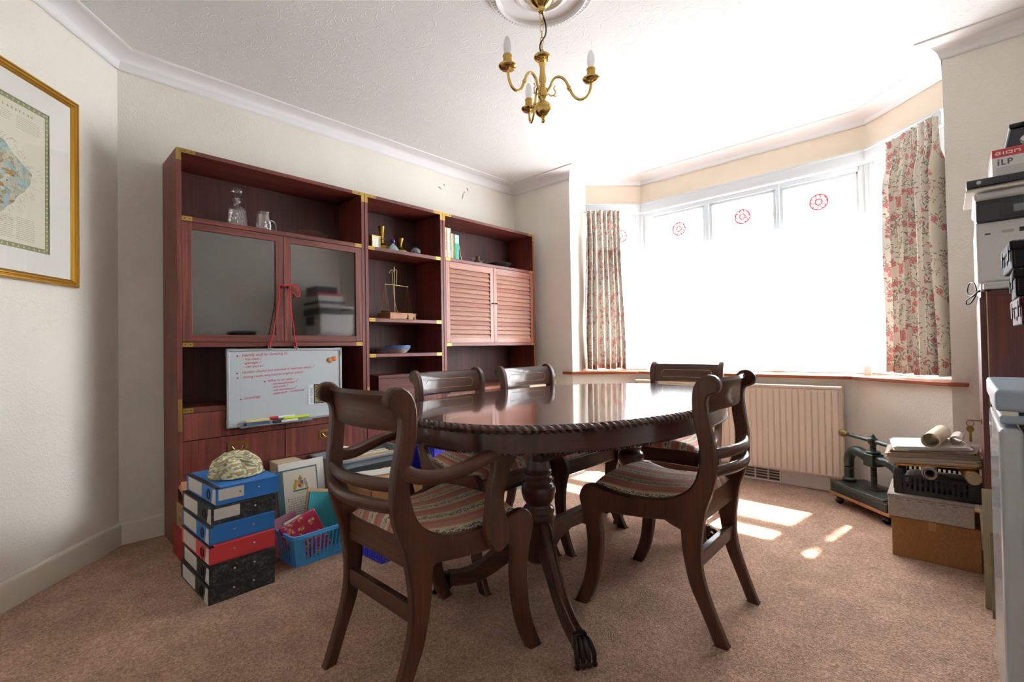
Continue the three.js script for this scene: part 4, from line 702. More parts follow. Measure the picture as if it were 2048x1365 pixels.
{
  const W = 0.638, H = 0.418, t = thing('whiteboard', 'white message board with red handwriting, hung by a red cord from the glazed doors', 'whiteboard', [BX - 0.012, 0.783, 2.281], PI / 2);
  part('panel', bx(-W / 2 + 0.004, W / 2 - 0.004, -H / 2 + 0.004, H / 2 - 0.004, -0.006, 0.004, 0), M.white, t);
  part('writing_surface', plane(W - 0.026, H - 0.026).translate(0, 0, 0.0046), phys({ map: texBoard, roughness: 0.25, clearcoat: 0.4, clearcoatRoughness: 0.15 }), t);
  for (const s of [1, -1]) { part('frame_rail', bx(-W / 2 + 0.02, W / 2 - 0.02, s * (H / 2 - 0.014), s * H / 2, -0.008, 0.01, 0.003, 'x'), M.alu, t); part('frame_rail', bx(s * (W / 2 - 0.014), s * W / 2, -H / 2 + 0.02, H / 2 - 0.02, -0.008, 0.01, 0.003), M.alu, t); }
  for (const [a, b] of [[1, 1], [1, -1], [-1, 1], [-1, -1]]) part('corner_cap', merge([bx(a * (W / 2 - 0.05), a * (W / 2 + 0.0015), b * (H / 2 - 0.016), b * (H / 2 + 0.0015), -0.009, 0.0115, 0.005), bx(a * (W / 2 - 0.016), a * (W / 2 + 0.0015), b * (H / 2 - 0.045), b * (H / 2 + 0.0015), -0.009, 0.0115, 0.005)]), M.greyPlastic, t);
  for (const x of [-0.102, 0.04]) part('hanging_clip', merge([bx(x - 0.011, x + 0.011, H / 2 - 0.006, H / 2 + 0.004, -0.006, 0.014, 0.002), new THREE.TorusGeometry(0.007, 0.0015, 8, 18).translate(x, H / 2 + 0.01, 0.004)]), M.chrome, t);
  part('pen_ledge', merge([bx(-0.26, 0.12, -H / 2 - 0.004, -H / 2 + 0.001, 0.004, 0.04, 0.0015), bx(-0.26, 0.12, -H / 2 - 0.004, -H / 2 + 0.006, 0.038, 0.04, 0.0008)]), M.alu, t);
  const at = (x, y, d = 0) => [BX - 0.012 + 0.0105 + d, 0.783 + y, 2.281 - x], F = -H / 2 + 0.001;
  const er = thing('board_eraser', 'whiteboard eraser with cream top and blue felt, at the ledge end', 'eraser', at(-0.17, F), PI / 2); part('felt', bx(-0.065, 0.055, 0, 0.02, -0.004, 0.026, 0.003), M.feltBlue, er); part('grip', bx(-0.065, 0.055, 0.02, 0.034, -0.004, 0.026, 0.004), M.creamPlastic, er);
  const pen = (name, label, x, dz, y, L, body, cap) => { const p = thing(name, label, 'marker pen', at(x, F + y, dz), PI / 2); part('barrel', new THREE.CylinderGeometry(0.0075, 0.0075, L * 0.7, 18).rotateZ(PI / 2).translate(L * 0.15, 0, 0), body, p); part('cap', merge([new THREE.CylinderGeometry(0.0085, 0.0085, L * 0.3, 18).rotateZ(PI / 2).translate(-L * 0.35, 0, 0), new THREE.CylinderGeometry(0.006, 0.0085, 0.006, 18).rotateZ(PI / 2).translate(-L * 0.5 - 0.003, 0, 0)]), cap, p); return p; };
  pen('marker_pen', 'white marker pen with a red cap beside the eraser', -0.04, 0.006, 0.03, 0.13, M.white, M.red);
  pen('marker_pen', 'white marker pen with a black cap lying at the front of the ledge', -0.03, 0.024, 0.0085, 0.13, M.white, M.black);
  pen('highlighter', 'yellow-green highlighter resting on the ledge pens', 0.035, 0.014, 0.022, 0.14, M.lime, M.lime);
  const mag = (x, y, r, label, d = 0) => solo('round_magnet', latheS([[0.0001, 0.009], [r * 0.8, 0.008], [r, 0.004], [r * 0.96, 0], [0.0001, 0]].reverse(), 24, 24).rotateX(PI / 2), M.orange, label, 'magnet', null, at(x, y, -0.0055 + d), PI / 2);
  mag(0.243, 0.133, 0.0145, 'left one of the two orange magnets in the corner of the whiteboard'); mag(0.272, 0.143, 0.0145, 'right one of the two orange magnets in the corner of the whiteboard'); mag(0.207, -0.109, 0.011, 'small orange magnet holding the flyer', 0.0012);
  const fl = solo('flyer', bx(-0.0775, 0.0775, -0.058, 0.058, 0, 0.0006, 0), M.paper, 'black and yellow flyer held on the whiteboard by a magnet', 'flyer', null, at(0.187, -0.064, -0.0054), PI / 2); fl.rotation.z = 0;
  part('print', plane(0.154, 0.115).translate(0, 0, 0.0009), std({ map: texFlyer, roughness: 0.5 }), fl);
  // red cord looped over both door knobs
  const k1 = 2.3175, k2 = 2.2835, ky = 1.343, kx = 0.348, c1 = 2.383, c2 = 2.241, cy = 1.002;
  const cordT = thing('red_lanyard', 'red cord looped over the glazed door knobs holding up the whiteboard', 'cord');
  part('cord', merge([tube([[0.341, cy, c1], [kx, 1.1, 2.363], [kx, 1.25, 2.336], [kx, ky + 0.004, k1 + 0.011], [kx + 0.002, ky + 0.0105, k1], [kx, ky + 0.006, 2.3], [kx + 0.002, ky + 0.0105, k2], [kx, ky + 0.002, k2 - 0.011], [kx, 1.25, 2.272], [kx, 1.1, 2.252], [0.341, cy, c2]], 0.0027, 160, 8),
    tube([[kx + 0.004, ky, k2 - 0.004], [kx + 0.012, ky + 0.016, k2 - 0.03], [kx + 0.014, ky - 0.012, k2 - 0.056], [kx + 0.012, ky - 0.046, k2 - 0.06], [kx + 0.012, ky - 0.052, k2 - 0.044], [kx + 0.01, ky - 0.03, k2 - 0.024], [kx + 0.006, ky - 0.004, k2 - 0.006]], 0.0027, 60, 8), tube([[kx + 0.004, ky + 0.004, k2 - 0.002], [kx + 0.016, ky + 0.008, k2 - 0.024], [kx + 0.018, ky - 0.016, k2 - 0.044], [kx + 0.016, ky - 0.042, k2 - 0.05]], 0.0027, 40, 8)]), M.cord, cordT);
  for (const z of [c1, c2]) part('knot', merge([new THREE.TorusGeometry(0.006, 0.004, 8, 16).translate(0.342, cy + 0.012, z), new THREE.SphereGeometry(0.0065, 12, 10).translate(0.342, cy + 0.018, z), new THREE.SphereGeometry(0.006, 12, 10).translate(0.343, cy + 0.007, z + 0.004)]), M.cord, cordT);
}

// ---------------------------------------------------------------- ornaments on the shelves
const SA = 1.664, cutPattern = (g, n, depth, y0, y1, kind = 0) => { const p = g.attributes.position; for (let i = 0; i < p.count; i++) { const x = p.getX(i), y = p.getY(i), z = p.getZ(i), r = hypot(x, z); if (r < 1e-4 || y < y0 || y > y1) continue; const a = Math.atan2(z, x), t = (y - y0) / (y1 - y0), k = max(abs(sin(n * a + t * 9)), abs(sin(n * a - t * 9))); const q = 1 - depth * pow(1 - k, 0.7) / r; p.setX(i, x * q); p.setZ(i, z * q); } return toCreasedNormals(g.toNonIndexed(), 0.25); };
{
  const t = thing('decanter', 'cut crystal decanter with a ball stopper on the top shelf', 'decanter', [0.16, SA, 2.487], 0.3);
  part('bottle', cutPattern(latheS([[0.0001, 0.002], [0.05, 0.0005], [0.055, 0.006], [0.054, 0.03], [0.047, 0.09], [0.044, 0.125], [0.04, 0.138], [0.026, 0.146], [0.021, 0.153], [0.021, 0.168], [0.026, 0.176], [0.034, 0.182], [0.031, 0.184], [0.015, 0.172], [0.014, 0.15], [0.03, 0.134], [0.036, 0.12], [0.042, 0.06], [0.045, 0.02], [0.0001, 0.014]], 72, 150), 9, 0.004, 0.008, 0.128), M.crystal, t);
  part('stopper', merge([new THREE.IcosahedronGeometry(0.031, 2).translate(0, 0.229, 0), lathe([[0.0001, 0.16], [0.0125, 0.16], [0.014, 0.18], [0.0155, 0.19], [0.012, 0.2], [0.0001, 0.202]], 24)]), M.crystal, t);
  const m = thing('glass_tankard', 'cut glass tankard with a handle beside the decanter', 'tankard', [0.16, SA, 2.347], 0.55);
  part('body', cutPattern(latheS([[0.0001, 0.002], [0.046, 0.0005], [0.048, 0.008], [0.045, 0.04], [0.042, 0.1], [0.042, 0.13], [0.04, 0.131], [0.0385, 0.128], [0.0385, 0.05], [0.041, 0.016], [0.0001, 0.014]], 64, 110), 8, 0.003, 0.01, 0.075), M.crystal, m);
  part('handle', tube([[0.04, 0.098, 0], [0.062, 0.1, 0], [0.08, 0.086, 0], [0.085, 0.055, 0], [0.08, 0.026, 0], [0.064, 0.014, 0], [0.044, 0.018, 0]].map(([x, y]) => [x * 0.2, y, -x]), 0.0062, 44, 12), M.crystal, m);
  const d = thing('glass_dish', 'shallow oval cut glass dish at the right of the top shelf', 'dish', [0.17, SA, 2.085]);
  part('bowl', cutPattern(latheS([[0.0001, 0.002], [0.05, 0.001], [0.075, 0.008], [0.108, 0.03], [0.122, 0.046], [0.125, 0.049], [0.12, 0.05], [0.1, 0.035], [0.07, 0.016], [0.0001, 0.009]], 80, 80).scale(0.8, 1, 1), 14, 0.0022, 0.006, 0.044), M.crystal, d);
}
{
  const S2 = 1.662;
  const c = thing('carriage_clock', 'small square gilt clock with a white dial on the open shelf', 'clock', [0.272, S2, 1.681], 0.1);
  part('case', merge([bx(-0.02, 0.02, 0, 0.009, -0.036, 0.036, 0.002), bx(-0.02, 0.02, 0.078, 0.088, -0.036, 0.036, 0.002), bx(-0.018, 0.018, 0.009, 0.078, 0.027, 0.034, 0.001), bx(-0.018, 0.018, 0.009, 0.078, -0.034, -0.027, 0.001), bx(-0.016, 0.012, 0.009, 0.078, -0.028, 0.028, 0)]), M.brassShiny, c);
  part('dial', plane(0.054, 0.068).rotateY(PI / 2).translate(0.0135, 0.0435, 0), std({ map: canvasTex(256, 320, (g, w, h) => { g.fillStyle = '#e9ece8'; g.fillRect(0, 0, w, h); g.fillStyle = '#22303c'; g.font = '30px serif'; g.textAlign = 'center'; 'XII I II III IV V VI VII VIII IX X XI'.split(' ').forEach((n, i) => { const a = i / 12 * 2 * PI; g.fillText(n, w / 2 + sin(a) * 92, h / 2 + 10 - cos(a) * 118); }); g.lineWidth = 6; g.strokeStyle = '#22303c'; g.beginPath(); g.moveTo(w / 2, h / 2); g.lineTo(w / 2 + 4, h / 2 - 78); g.moveTo(w / 2, h / 2); g.lineTo(w / 2 - 38, h / 2 + 28); g.stroke(); g.beginPath(); g.arc(w / 2, h / 2, 10, 0, 7); g.fill(); }), roughness: 0.4 }), c);
  const v = thing('brass_vase', 'tall brass vase with a ringed neck, behind the clock', 'vase', [0.155, S2, 1.556]);
  part('body', latheS([[0.0001, 0.001], [0.026, 0.0005], [0.03, 0.008], [0.052, 0.022], [0.056, 0.04], [0.05, 0.055], [0.03, 0.066], [0.016, 0.07], [0.014, 0.08], [0.0145, 0.098], [0.023, 0.1], [0.023, 0.104], [0.0145, 0.106], [0.015, 0.13], [0.018, 0.165], [0.023, 0.192], [0.025, 0.194], [0.021, 0.193], [0.014, 0.15], [0.01, 0.11]], 44, 150), M.brassOld, v);
  const w = thing('brass_vase', 'short brass vase with a flared trumpet neck on the open shelf', 'vase', [0.19, S2, 1.424]);
  part('body', latheS([[0.0001, 0.001], [0.024, 0.0005], [0.027, 0.006], [0.042, 0.012], [0.05, 0.026], [0.042, 0.038], [0.022, 0.05], [0.013, 0.062], [0.012, 0.075], [0.016, 0.095], [0.025, 0.12], [0.0255, 0.122], [0.022, 0.12], [0.012, 0.09], [0.009, 0.07]], 44, 110), M.brassOld, w);
  const b = thing('perfume_bottle', 'domed blue and white glass bottle with a purple ball stopper', 'perfume bottle', [0.24, S2, 1.518]);
  part('bottle', latheS([[0.0001, 0.001], [0.038, 0.0005], [0.044, 0.006], [0.041, 0.02], [0.028, 0.04], [0.014, 0.054], [0.009, 0.06], [0.012, 0.064], [0.0001, 0.065]], 36, 70), M.irisGlass, b);
  part('stopper', merge([new THREE.SphereGeometry(0.0165, 24, 18).translate(0, 0.082, 0), lathe([[0.0001, 0.064], [0.015, 0.064], [0.013, 0.069], [0.0001, 0.07]], 20), latheS([[0.006, 0.094], [0.0035, 0.1], [0.002, 0.106], [0.0001, 0.108]], 14, 16)]), M.purpleGlass, b);
  const p = thing('paperweight', 'round blue and clear glass paperweight at the right of the open shelf', 'paperweight', [0.23, S2, 1.318]);
  part('dome', new THREE.SphereGeometry(0.036, 36, 24).scale(1, 0.93, 1).translate(0, 0.0325, 0), M.crystalBlue, p); part('flower', merge([0, 1, 2, 3, 4].map((i) => new THREE.SphereGeometry(0.01, 12, 8).scale(1, 0.6, 1).translate(0.013 * cos(i * 1.257), 0.03, 0.013 * sin(i * 1.257)))), M.blueGlaze, p);
}
{
  // brass letter scales on a wooden drawer box
  const y = 1.187, t = thing('balance_scales', 'brass balance scales standing on a small wooden drawer box', 'scales', [0.175, y, 1.449], 0.1);
  part('box', merge([bx(-0.07, 0.07, 0, 0.043, -0.115, 0.115, 0.002, 'z'), bx(-0.074, 0.074, 0.043, 0.05, -0.119, 0.119, 0.002, 'z')]), M.oak, t);
  part('drawer', bx(0.068, 0.0715, 0.006, 0.04, -0.1, 0.1, 0.001, 'z'), M.oak, t);
  part('pillar', merge([tube([[0, 0.05, 0.02], [0, 0.2, 0.02], [0, 0.372, 0.02]], 0.0018, 10, 10), lathe([[0.0001, 0.05], [0.014, 0.05], [0.011, 0.056], [0.004, 0.064], [0.0001, 0.066]], 20).translate(0, 0, 0.02), lathe([[0.0001, 0.37], [0.004, 0.372], [0.002, 0.385], [0.0001, 0.392]], 12).translate(0, 0, 0.02), tube([[0, 0.352, 0.02], [0, 0.366, 0.012], [0, 0.368, 0], [0, 0.352, -0.004], [0, 0.345, -0.002]], 0.0013, 20, 8), tube([[0, 0.35, 0.02], [0, 0.362, 0.034], [0, 0.36, 0.05], [0, 0.345, 0.062], [0, 0.335, 0.066]], 0.0013, 20, 8)]), M.brassPale, t);
  part('beam', merge([tube([[0, 0.254, 0.1], [0, 0.2555, 0.05], [0, 0.256, 0], [0, 0.2545, -0.05], [0, 0.254, -0.104]], 0.0022, 30, 10), ...[0.1, 0, -0.1].map((z) => new THREE.SphereGeometry(0.0048, 14, 10).translate(0, 0.254, z)), tube([[0, 0.256, 0], [0, 0.31, -0.001], [0, 0.35, -0.001]], 0.0014, 8, 8)]), M.brassPale, t);
  part('lever', merge([tube([[0.002, 0.352, 0.042], [0.002, 0.25, 0.034], [0.002, 0.15, 0.024], [0.002, 0.1, 0.012], [0.002, 0.066, -0.004]], 0.0012, 20, 8), new THREE.SphereGeometry(0.0035, 12, 8).translate(0.002, 0.064, -0.006)]), M.brassPale, t);
  for (const [z, yp] of [[0.1, 0.058], [-0.1, 0.053]]) { const pn = part('pan', latheS([[0.0001, 0], [0.03, 0.001], [0.034, 0.004], [0.033, 0.005], [0.0001, 0.002]], 30, 20).translate(0, yp, z), M.brassOld, t); part('cords', merge([0, 1, 2].map((i) => { const a = i * 2.094 + 0.5; return tube([[0, 0.25, z], [cos(a) * 0.016, (0.25 + yp) / 2, z + sin(a) * 0.016], [cos(a) * 0.032, yp + 0.004, z + sin(a) * 0.032]], 0.0006, 4, 5); })), M.brassOld, pn); }
  const w = thing('scale_weight', 'small dark brass weight before the scales box', 'weight', [0.285, y, 1.43]); part('body', latheS([[0.0001, 0], [0.011, 0], [0.012, 0.012], [0.006, 0.016], [0.004, 0.02], [0.008, 0.026], [0.0001, 0.032]], 20, 40), M.brassOld, w);
  const w2 = w.clone(); w2.name = numbered('scale_weight'); w2.userData = { ...w.userData, label: 'smaller of the two weights, right of the other before the scales box' }; w2.position.set(0.285, y, 1.378); w2.scale.setScalar(0.7); scene.add(w2);
  const bw = thing('pottery_bowl', 'shallow blue and cream glazed pottery bowl with a spout', 'bowl', [0.19, 0.949, 1.45], 0);
  part('bowl', (() => { const g = latheS([[0.0001, 0.002], [0.045, 0.0005], [0.06, 0.01], [0.082, 0.034], [0.088, 0.052], [0.086, 0.054], [0.078, 0.04], [0.055, 0.016], [0.0001, 0.01]], 60, 70); const p = g.attributes.position, c = []; for (let i = 0; i < p.count; i++) { const z = p.getZ(i), yy = p.getY(i), a = Math.atan2(z, p.getX(i)), k = max(0, cos(a - 1.4)); p.setZ(i, z * (1 + 0.28 * pow(k, 10))); const q = smooth(0.012, 0.05, yy); c.push(lerp(0.62, 0.06, q), lerp(0.58, 0.16, q), lerp(0.5, 0.42, q)); } g.setAttribute('color', new THREE.Float32BufferAttribute(c, 3)); return g; })(), M.glazeBowl, bw);
  const wb = thing('wooden_box', 'patterned brown wooden box at the bottom of the open unit', 'box', [0.2, 0.696, 1.53]);
  part('body', bx(-0.1, 0.1, 0, 0.082, -0.15, 0.15, 0.002, 'z'), M.boxWood, wb); part('lid', bx(-0.103, 0.103, 0.083, 0.106, -0.153, 0.153, 0.003, 'z'), M.boxWood, wb);
}
{
  // books, teapot and dish above the louvred doors
  const y = 1.668, H = 0.24;
  const spine = (bg, text, mark) => std({ roughness: 0.6, map: canvasTex(128, 768, (g, w, h) => { g.fillStyle = bg; g.fillRect(0, 0, w, h); g.save(); g.translate(w * 0.68, 90); g.rotate(PI / 2); g.fillStyle = '#2d2a24'; g.font = 'bold 54px serif'; const k = 470 / g.measureText(text).width; g.scale(k, 1); g.fillText(text, 0, 0); g.restore(); g.fillStyle = mark; for (let i = 0; i < 5; i++) g.fillRect(w * 0.3, h * 0.79 + i * 16, w * 0.4, 7); g.fillRect(w * 0.42, 36, w * 0.16, 26); }) });
  const book = (label, z, wd, hh, cover, sp, lean = 0) => { const b = thing('book', label, 'book', [0.215, y, z]); part('cover', merge([bx(-0.075, 0.075, 0, hh, -wd / 2, -wd / 2 + 0.0025, 0.0005), bx(-0.075, 0.075, 0, hh, wd / 2 - 0.0025, wd / 2, 0.0005), bx(0.0725, 0.0755, 0, hh, -wd / 2, wd / 2, 0.0008)]), cover, b); part('pages', bx(-0.072, 0.0724, 0.003, hh - 0.003, -wd / 2 + 0.0026, wd / 2 - 0.0026, 0), M.paperWarm, b); if (sp) part('spine_print', plane(wd * 0.94, hh * 0.98).rotateY(PI / 2).translate(0.0759, hh / 2, 0), sp, b); b.rotation.x = lean; return b; };
  const cream = std({ color: 0xded6c0, roughness: 0.6 }), s1 = spine('#e4dcc6', 'ANTIQUES TREASURY', '#b5503c');
  book('leftmost of the two tall cream books with black spine lettering', 1.093, 0.036, H, cream, s1); book('right one of the two tall cream books with black spine lettering', 1.0525, 0.036, H, cream, s1);
  book('thin plain cream book next to the tall lettered pair', 1.022, 0.016, 0.203, cream, null); book('thin brown book between the cream and the green book', 1.004, 0.014, 0.2, std({ color: 0xa08a62, roughness: 0.7 }), null);
  book('green book with a pale top band on the louvred unit', 0.972, 0.042, 0.2, std({ color: 0x12a07a, roughness: 0.5 }), std({ roughness: 0.5, map: canvasTex(64, 256, (g, w, h) => { g.fillStyle = '#17a583'; g.fillRect(0, 0, w, h); g.fillStyle = '#a9dcdf'; g.fillRect(0, 0, w, h * 0.34); g.fillStyle = '#0f8a6c'; g.fillRect(w * 0.3, h * 0.5, 10, h * 0.4); }) }));
  book('slim pink booklet leaning on the green book', 0.925, 0.006, 0.125, std({ color: 0xc98c98, roughness: 0.7 }), null, 0.22);
  const tp = thing('pottery_jug', 'small brown pottery coffee pot with loop handle and spout', 'pot', [0.2, y, 0.672]);
  part('body', latheS([[0.0001, 0.001], [0.03, 0.0005], [0.038, 0.01], [0.04, 0.028], [0.032, 0.044], [0.018, 0.052], [0.016, 0.066], [0.02, 0.078], [0.017, 0.078], [0.012, 0.06]], 36, 70), M.brownClay, tp);
  part('handle', tube([[0, 0.05, 0.028], [0, 0.058, 0.05], [0, 0.045, 0.064], [0, 0.024, 0.06], [0, 0.012, 0.038]], 0.0045, 36, 10), M.brownClay, tp); part('spout', bar([[0, 0.034, -0.034], [0, 0.044, -0.05], [0, 0.058, -0.066]], (q) => lerp(0.009, 0.0045, q), (q) => lerp(0.009, 0.0045, q), 14, 12), M.brownClay, tp);
  const dd = thing('dark_dish', 'shallow dark grey pottery dish at the right of the books', 'dish', [0.2, y, 0.414]); part('dish', latheS([[0.0001, 0.001], [0.035, 0.0005], [0.045, 0.006], [0.085, 0.033], [0.104, 0.044], [0.103, 0.047], [0.08, 0.038], [0.04, 0.012], [0.0001, 0.01]], 48, 60), M.darkClay, dd);
  // things at the end of the desk flap
  const bk = thing('document_case', 'black document case on the cream box by the wall corner', 'case', [0.46, 0.6965, 0.31]); part('body', bx(-0.1, 0.1, 0, 0.055, -0.1, 0.12, 0.01), M.black, bk); part('clasp', bx(0.099, 0.104, 0.02, 0.035, -0.02, 0.02, 0.002), M.chrome, bk);
}

M.redBox = std({ color: 0x8f1418, roughness: 0.5 });
M.kraft = std({ map: rep(texCard, 0.4, 0.4), color: 0xfff0dc, roughness: 0.85 });
M.sage = std({ color: 0x7f9a78, roughness: 0.8 });
M.peach = std({ color: 0xc98c66, roughness: 0.8 });
M.peachPale = std({ color: 0xcdb594, roughness: 0.85 });
M.teal = std({ color: 0x2f8d96, roughness: 0.75 });
M.darkTeal = std({ color: 0x39595c, roughness: 0.7 });
M.pink = phys({ color: 0xd89aae, roughness: 0.3, transmission: 0.3, thickness: 0 });
M.pinkTub = phys({ color: 0xc03a8a, roughness: 0.35 });
M.sleeve = phys({ color: 0xf2f6f8, roughness: 0.16, transmission: 0.85, thickness: 0, ior: 1.45 });
M.greyCrate = phys({ color: 0x7d868c, roughness: 0.4 });
M.lidBlue = phys({ color: 0x3f7f9e, roughness: 0.4 });
M.paleBlue = std({ color: 0xbfd4e0, roughness: 0.8 });
const camN = noise2(14, 10, 411), camN2 = noise2(30, 22, 412);
M.camo = std({ roughness: 0.95, map: rep(dataTex(256, 256, (u, v) => { const t = 0.65 * camN(u, v) + 0.35 * camN2(u, v), s = camN(u + 0.31, v + 0.17); return t > 0.6 ? [146, 146, 116] : s > 0.68 ? [176, 152, 104] : t < 0.3 ? [158, 164, 140] : [226, 220, 190]; }), 0.55, 0.3) });
const texCert = canvasTex(512, 860, (g, w, h) => {
  g.fillStyle = '#cfc6b4'; g.fillRect(0, 0, w, h); const r = rng(421), cx = w * 0.5;
  // a coloured coat of arms: shield, two supporters, crown and a green base
  g.fillStyle = '#49672f'; g.fillRect(cx - 120, 300, 240, 26); g.fillStyle = '#8a2d22'; g.beginPath(); g.moveTo(cx - 48, 170); g.lineTo(cx + 48, 170); g.lineTo(cx + 44, 250); g.quadraticCurveTo(cx, 312, cx - 44, 250); g.fill();
  g.fillStyle = '#b58a2a'; g.fillRect(cx - 40, 178, 36, 46); g.fillRect(cx + 2, 226, 36, 42); g.fillStyle = '#2f4a6a'; g.fillRect(cx + 2, 178, 36, 44);
  g.fillStyle = '#a8812c'; g.beginPath(); g.ellipse(cx - 84, 236, 26, 66, 0.25, 0, 7); g.fill(); g.beginPath(); g.arc(cx - 70, 166, 22, 0, 7); g.fill(); g.fillStyle = '#8d8578'; g.beginPath(); g.ellipse(cx + 84, 236, 24, 66, -0.25, 0, 7); g.fill(); g.beginPath(); g.arc(cx + 70, 166, 20, 0, 7); g.fill();
  g.fillStyle = '#7d5a24'; g.fillRect(cx - 30, 136, 60, 26); for (let i = 0; i < 5; i++) { g.beginPath(); g.arc(cx - 28 + i * 14, 130, 7, 0, 7); g.fill(); } g.fillRect(cx - 12, 92, 24, 44);
  g.fillStyle = '#4c463c'; g.font = '26px serif'; g.textAlign = 'center'; for (let i = 0; i < 7; i++) g.fillRect(cx - 60 + i * 18, 352, 10, 8);
  g.textAlign = 'left'; g.font = 'bold 64px serif'; g.fillText('I', 44, 452); for (let i = 0; i < 9; i++) { let x = i < 3 ? 84 : 44; const y = 420 + i * 34; while (x < w - 60) { const k = 8 + r() * 34; g.fillRect(x, y, k, 7); x += k + 9; } }
});
M.sari = phys({ roughness: 0.5, sheen: 0.6, sheenColor: 0xff90b0, map: rep(canvasTex(512, 512, (g, w, h) => { const r = rng(431); g.fillStyle = '#a5102e'; g.fillRect(0, 0, w, h); for (let i = 0; i < 30; i++) { g.fillStyle = ['rgba(190,20,110,0.5)', 'rgba(150,10,30,0.5)', 'rgba(120,20,110,0.4)'][i % 3]; g.beginPath(); g.arc(r() * w, r() * h, 40 + r() * 50, 0, 7); g.fill(); } for (let i = 0; i < 46; i++) { const x = r() * w, y = r() * h, a = r() * 6; g.save(); g.translate(x, y); g.rotate(a); g.strokeStyle = '#caa24e'; g.lineWidth = 4; g.beginPath(); g.moveTo(-34, 0); g.bezierCurveTo(-14, -30, 14, 26, 36, -4); g.stroke(); g.fillStyle = i % 3 ? '#d2ae60' : '#c9a9a0'; g.beginPath(); g.ellipse(20, -12, 17, 8, 0.5, 0, 7); g.fill(); g.beginPath(); g.ellipse(-18, 12, 15, 7, 0.9, 0, 7); g.fill(); g.restore(); } }, true), 0.2, 0.2) });

// ---------------------------------------------------------------- stack of box files, cap and boxes beside the glazed unit
M.fileEdge = std({ color: 0x16181c, roughness: 0.5 });
M.labelWhite = std({ color: 0xdcd8cf, roughness: 0.8 });
const FH = 0.0715;
// local frame: x towards the room (front with studs at +x), z towards the spine (label and finger ring at +z)
function boxFile(label, mat, x1, z1, y, turn, { front, dx = 0 } = {}) {
  const L = 0.375, W = 0.245, t = thing('box_file', label, 'box file', [x1, y, z1], turn, 'stack of box files on the carpet');
  const X = (a) => a - L, Z = (a) => a - W;                               // origin at the front spine corner
  part('case', merge([bx(-L, 0, 0, 0.004, -W, 0, 0.0015), bx(-0.004, 0, 0.004, FH - 0.006, -W, 0, 0.001), bx(-L, -L + 0.004, 0.004, FH - 0.006, -W, 0, 0.001), bx(-L + 0.004, -0.004, 0.004, FH - 0.006, -W, -W + 0.004, 0.001), bx(-L + 0.004, -0.004, 0.004, FH - 0.006, -0.004, 0, 0.001)]), mat, t);
  part('lid', bx(-L, 0.001, FH - 0.006, FH - 0.001, -W, 0.0005, 0.0015), mat, t); part('spine_binding', bx(-L, 0.0012, FH - 0.006, FH, -0.016, 0.0012, 0.0015), M.fileEdge, t);
  part('spine_label', bx(-L + 0.03, -L + 0.205, 0.008, FH - 0.009, 0, 0.0009, 0), M.labelWhite, t);
  part('finger_ring', new THREE.TorusGeometry(0.0155, 0.0028, 8, 24).scale(1, 1.25, 1).translate(-0.085, FH * 0.46, 0.0012), M.fileEdge, t);
  part('edge_paper', extrude(polyShape([[-0.052, 0.004], [-0.006, 0.003], [-0.006, FH - 0.009], [-0.034, FH - 0.011], [-0.04, FH * 0.5]]), 0.0012, 0).translate(0, 0, 0.0002), M.labelWhite, t);
  if (front) part('front_label', bx(0, 0.0009, FH * 0.26, FH - 0.009, -W * 0.42, -0.008, 0), M.labelWhite, t);
  for (const z of [-W * 0.36, -W * 0.66]) part('stud', new THREE.SphereGeometry(0.0046, 12, 8).scale(0.6, 1, 1).translate(0.0014, FH * 0.56, z), M.chrome, t);
  return t;
}
const fy = (k) => 0.0005 + k * (FH + 0.0006);
boxFile('black mottled box file at the very bottom of the stack on the carpet', M.fileBlack, 1.028, 2.855, fy(0), 0.03);
boxFile('black mottled box file second from the bottom, under the red one', M.fileBlack, 1.022, 2.85, fy(1), 0.02);
boxFile('red box file in the middle of the stack', M.fileRed, 1.008, 2.846, fy(2), 0.035);
boxFile('blue box file without a front label, on top of the red one', M.fileBlue, 0.992, 2.842, fy(3), 0.03);
boxFile('black mottled box file with white front label under the top blue one', M.fileBlack, 0.984, 2.832, fy(4), 0.05, { front: true });
boxFile('blue box file with white front label at the top, under the cap', M.fileBlue, 0.977, 2.814, fy(5), 0.05, { front: true });
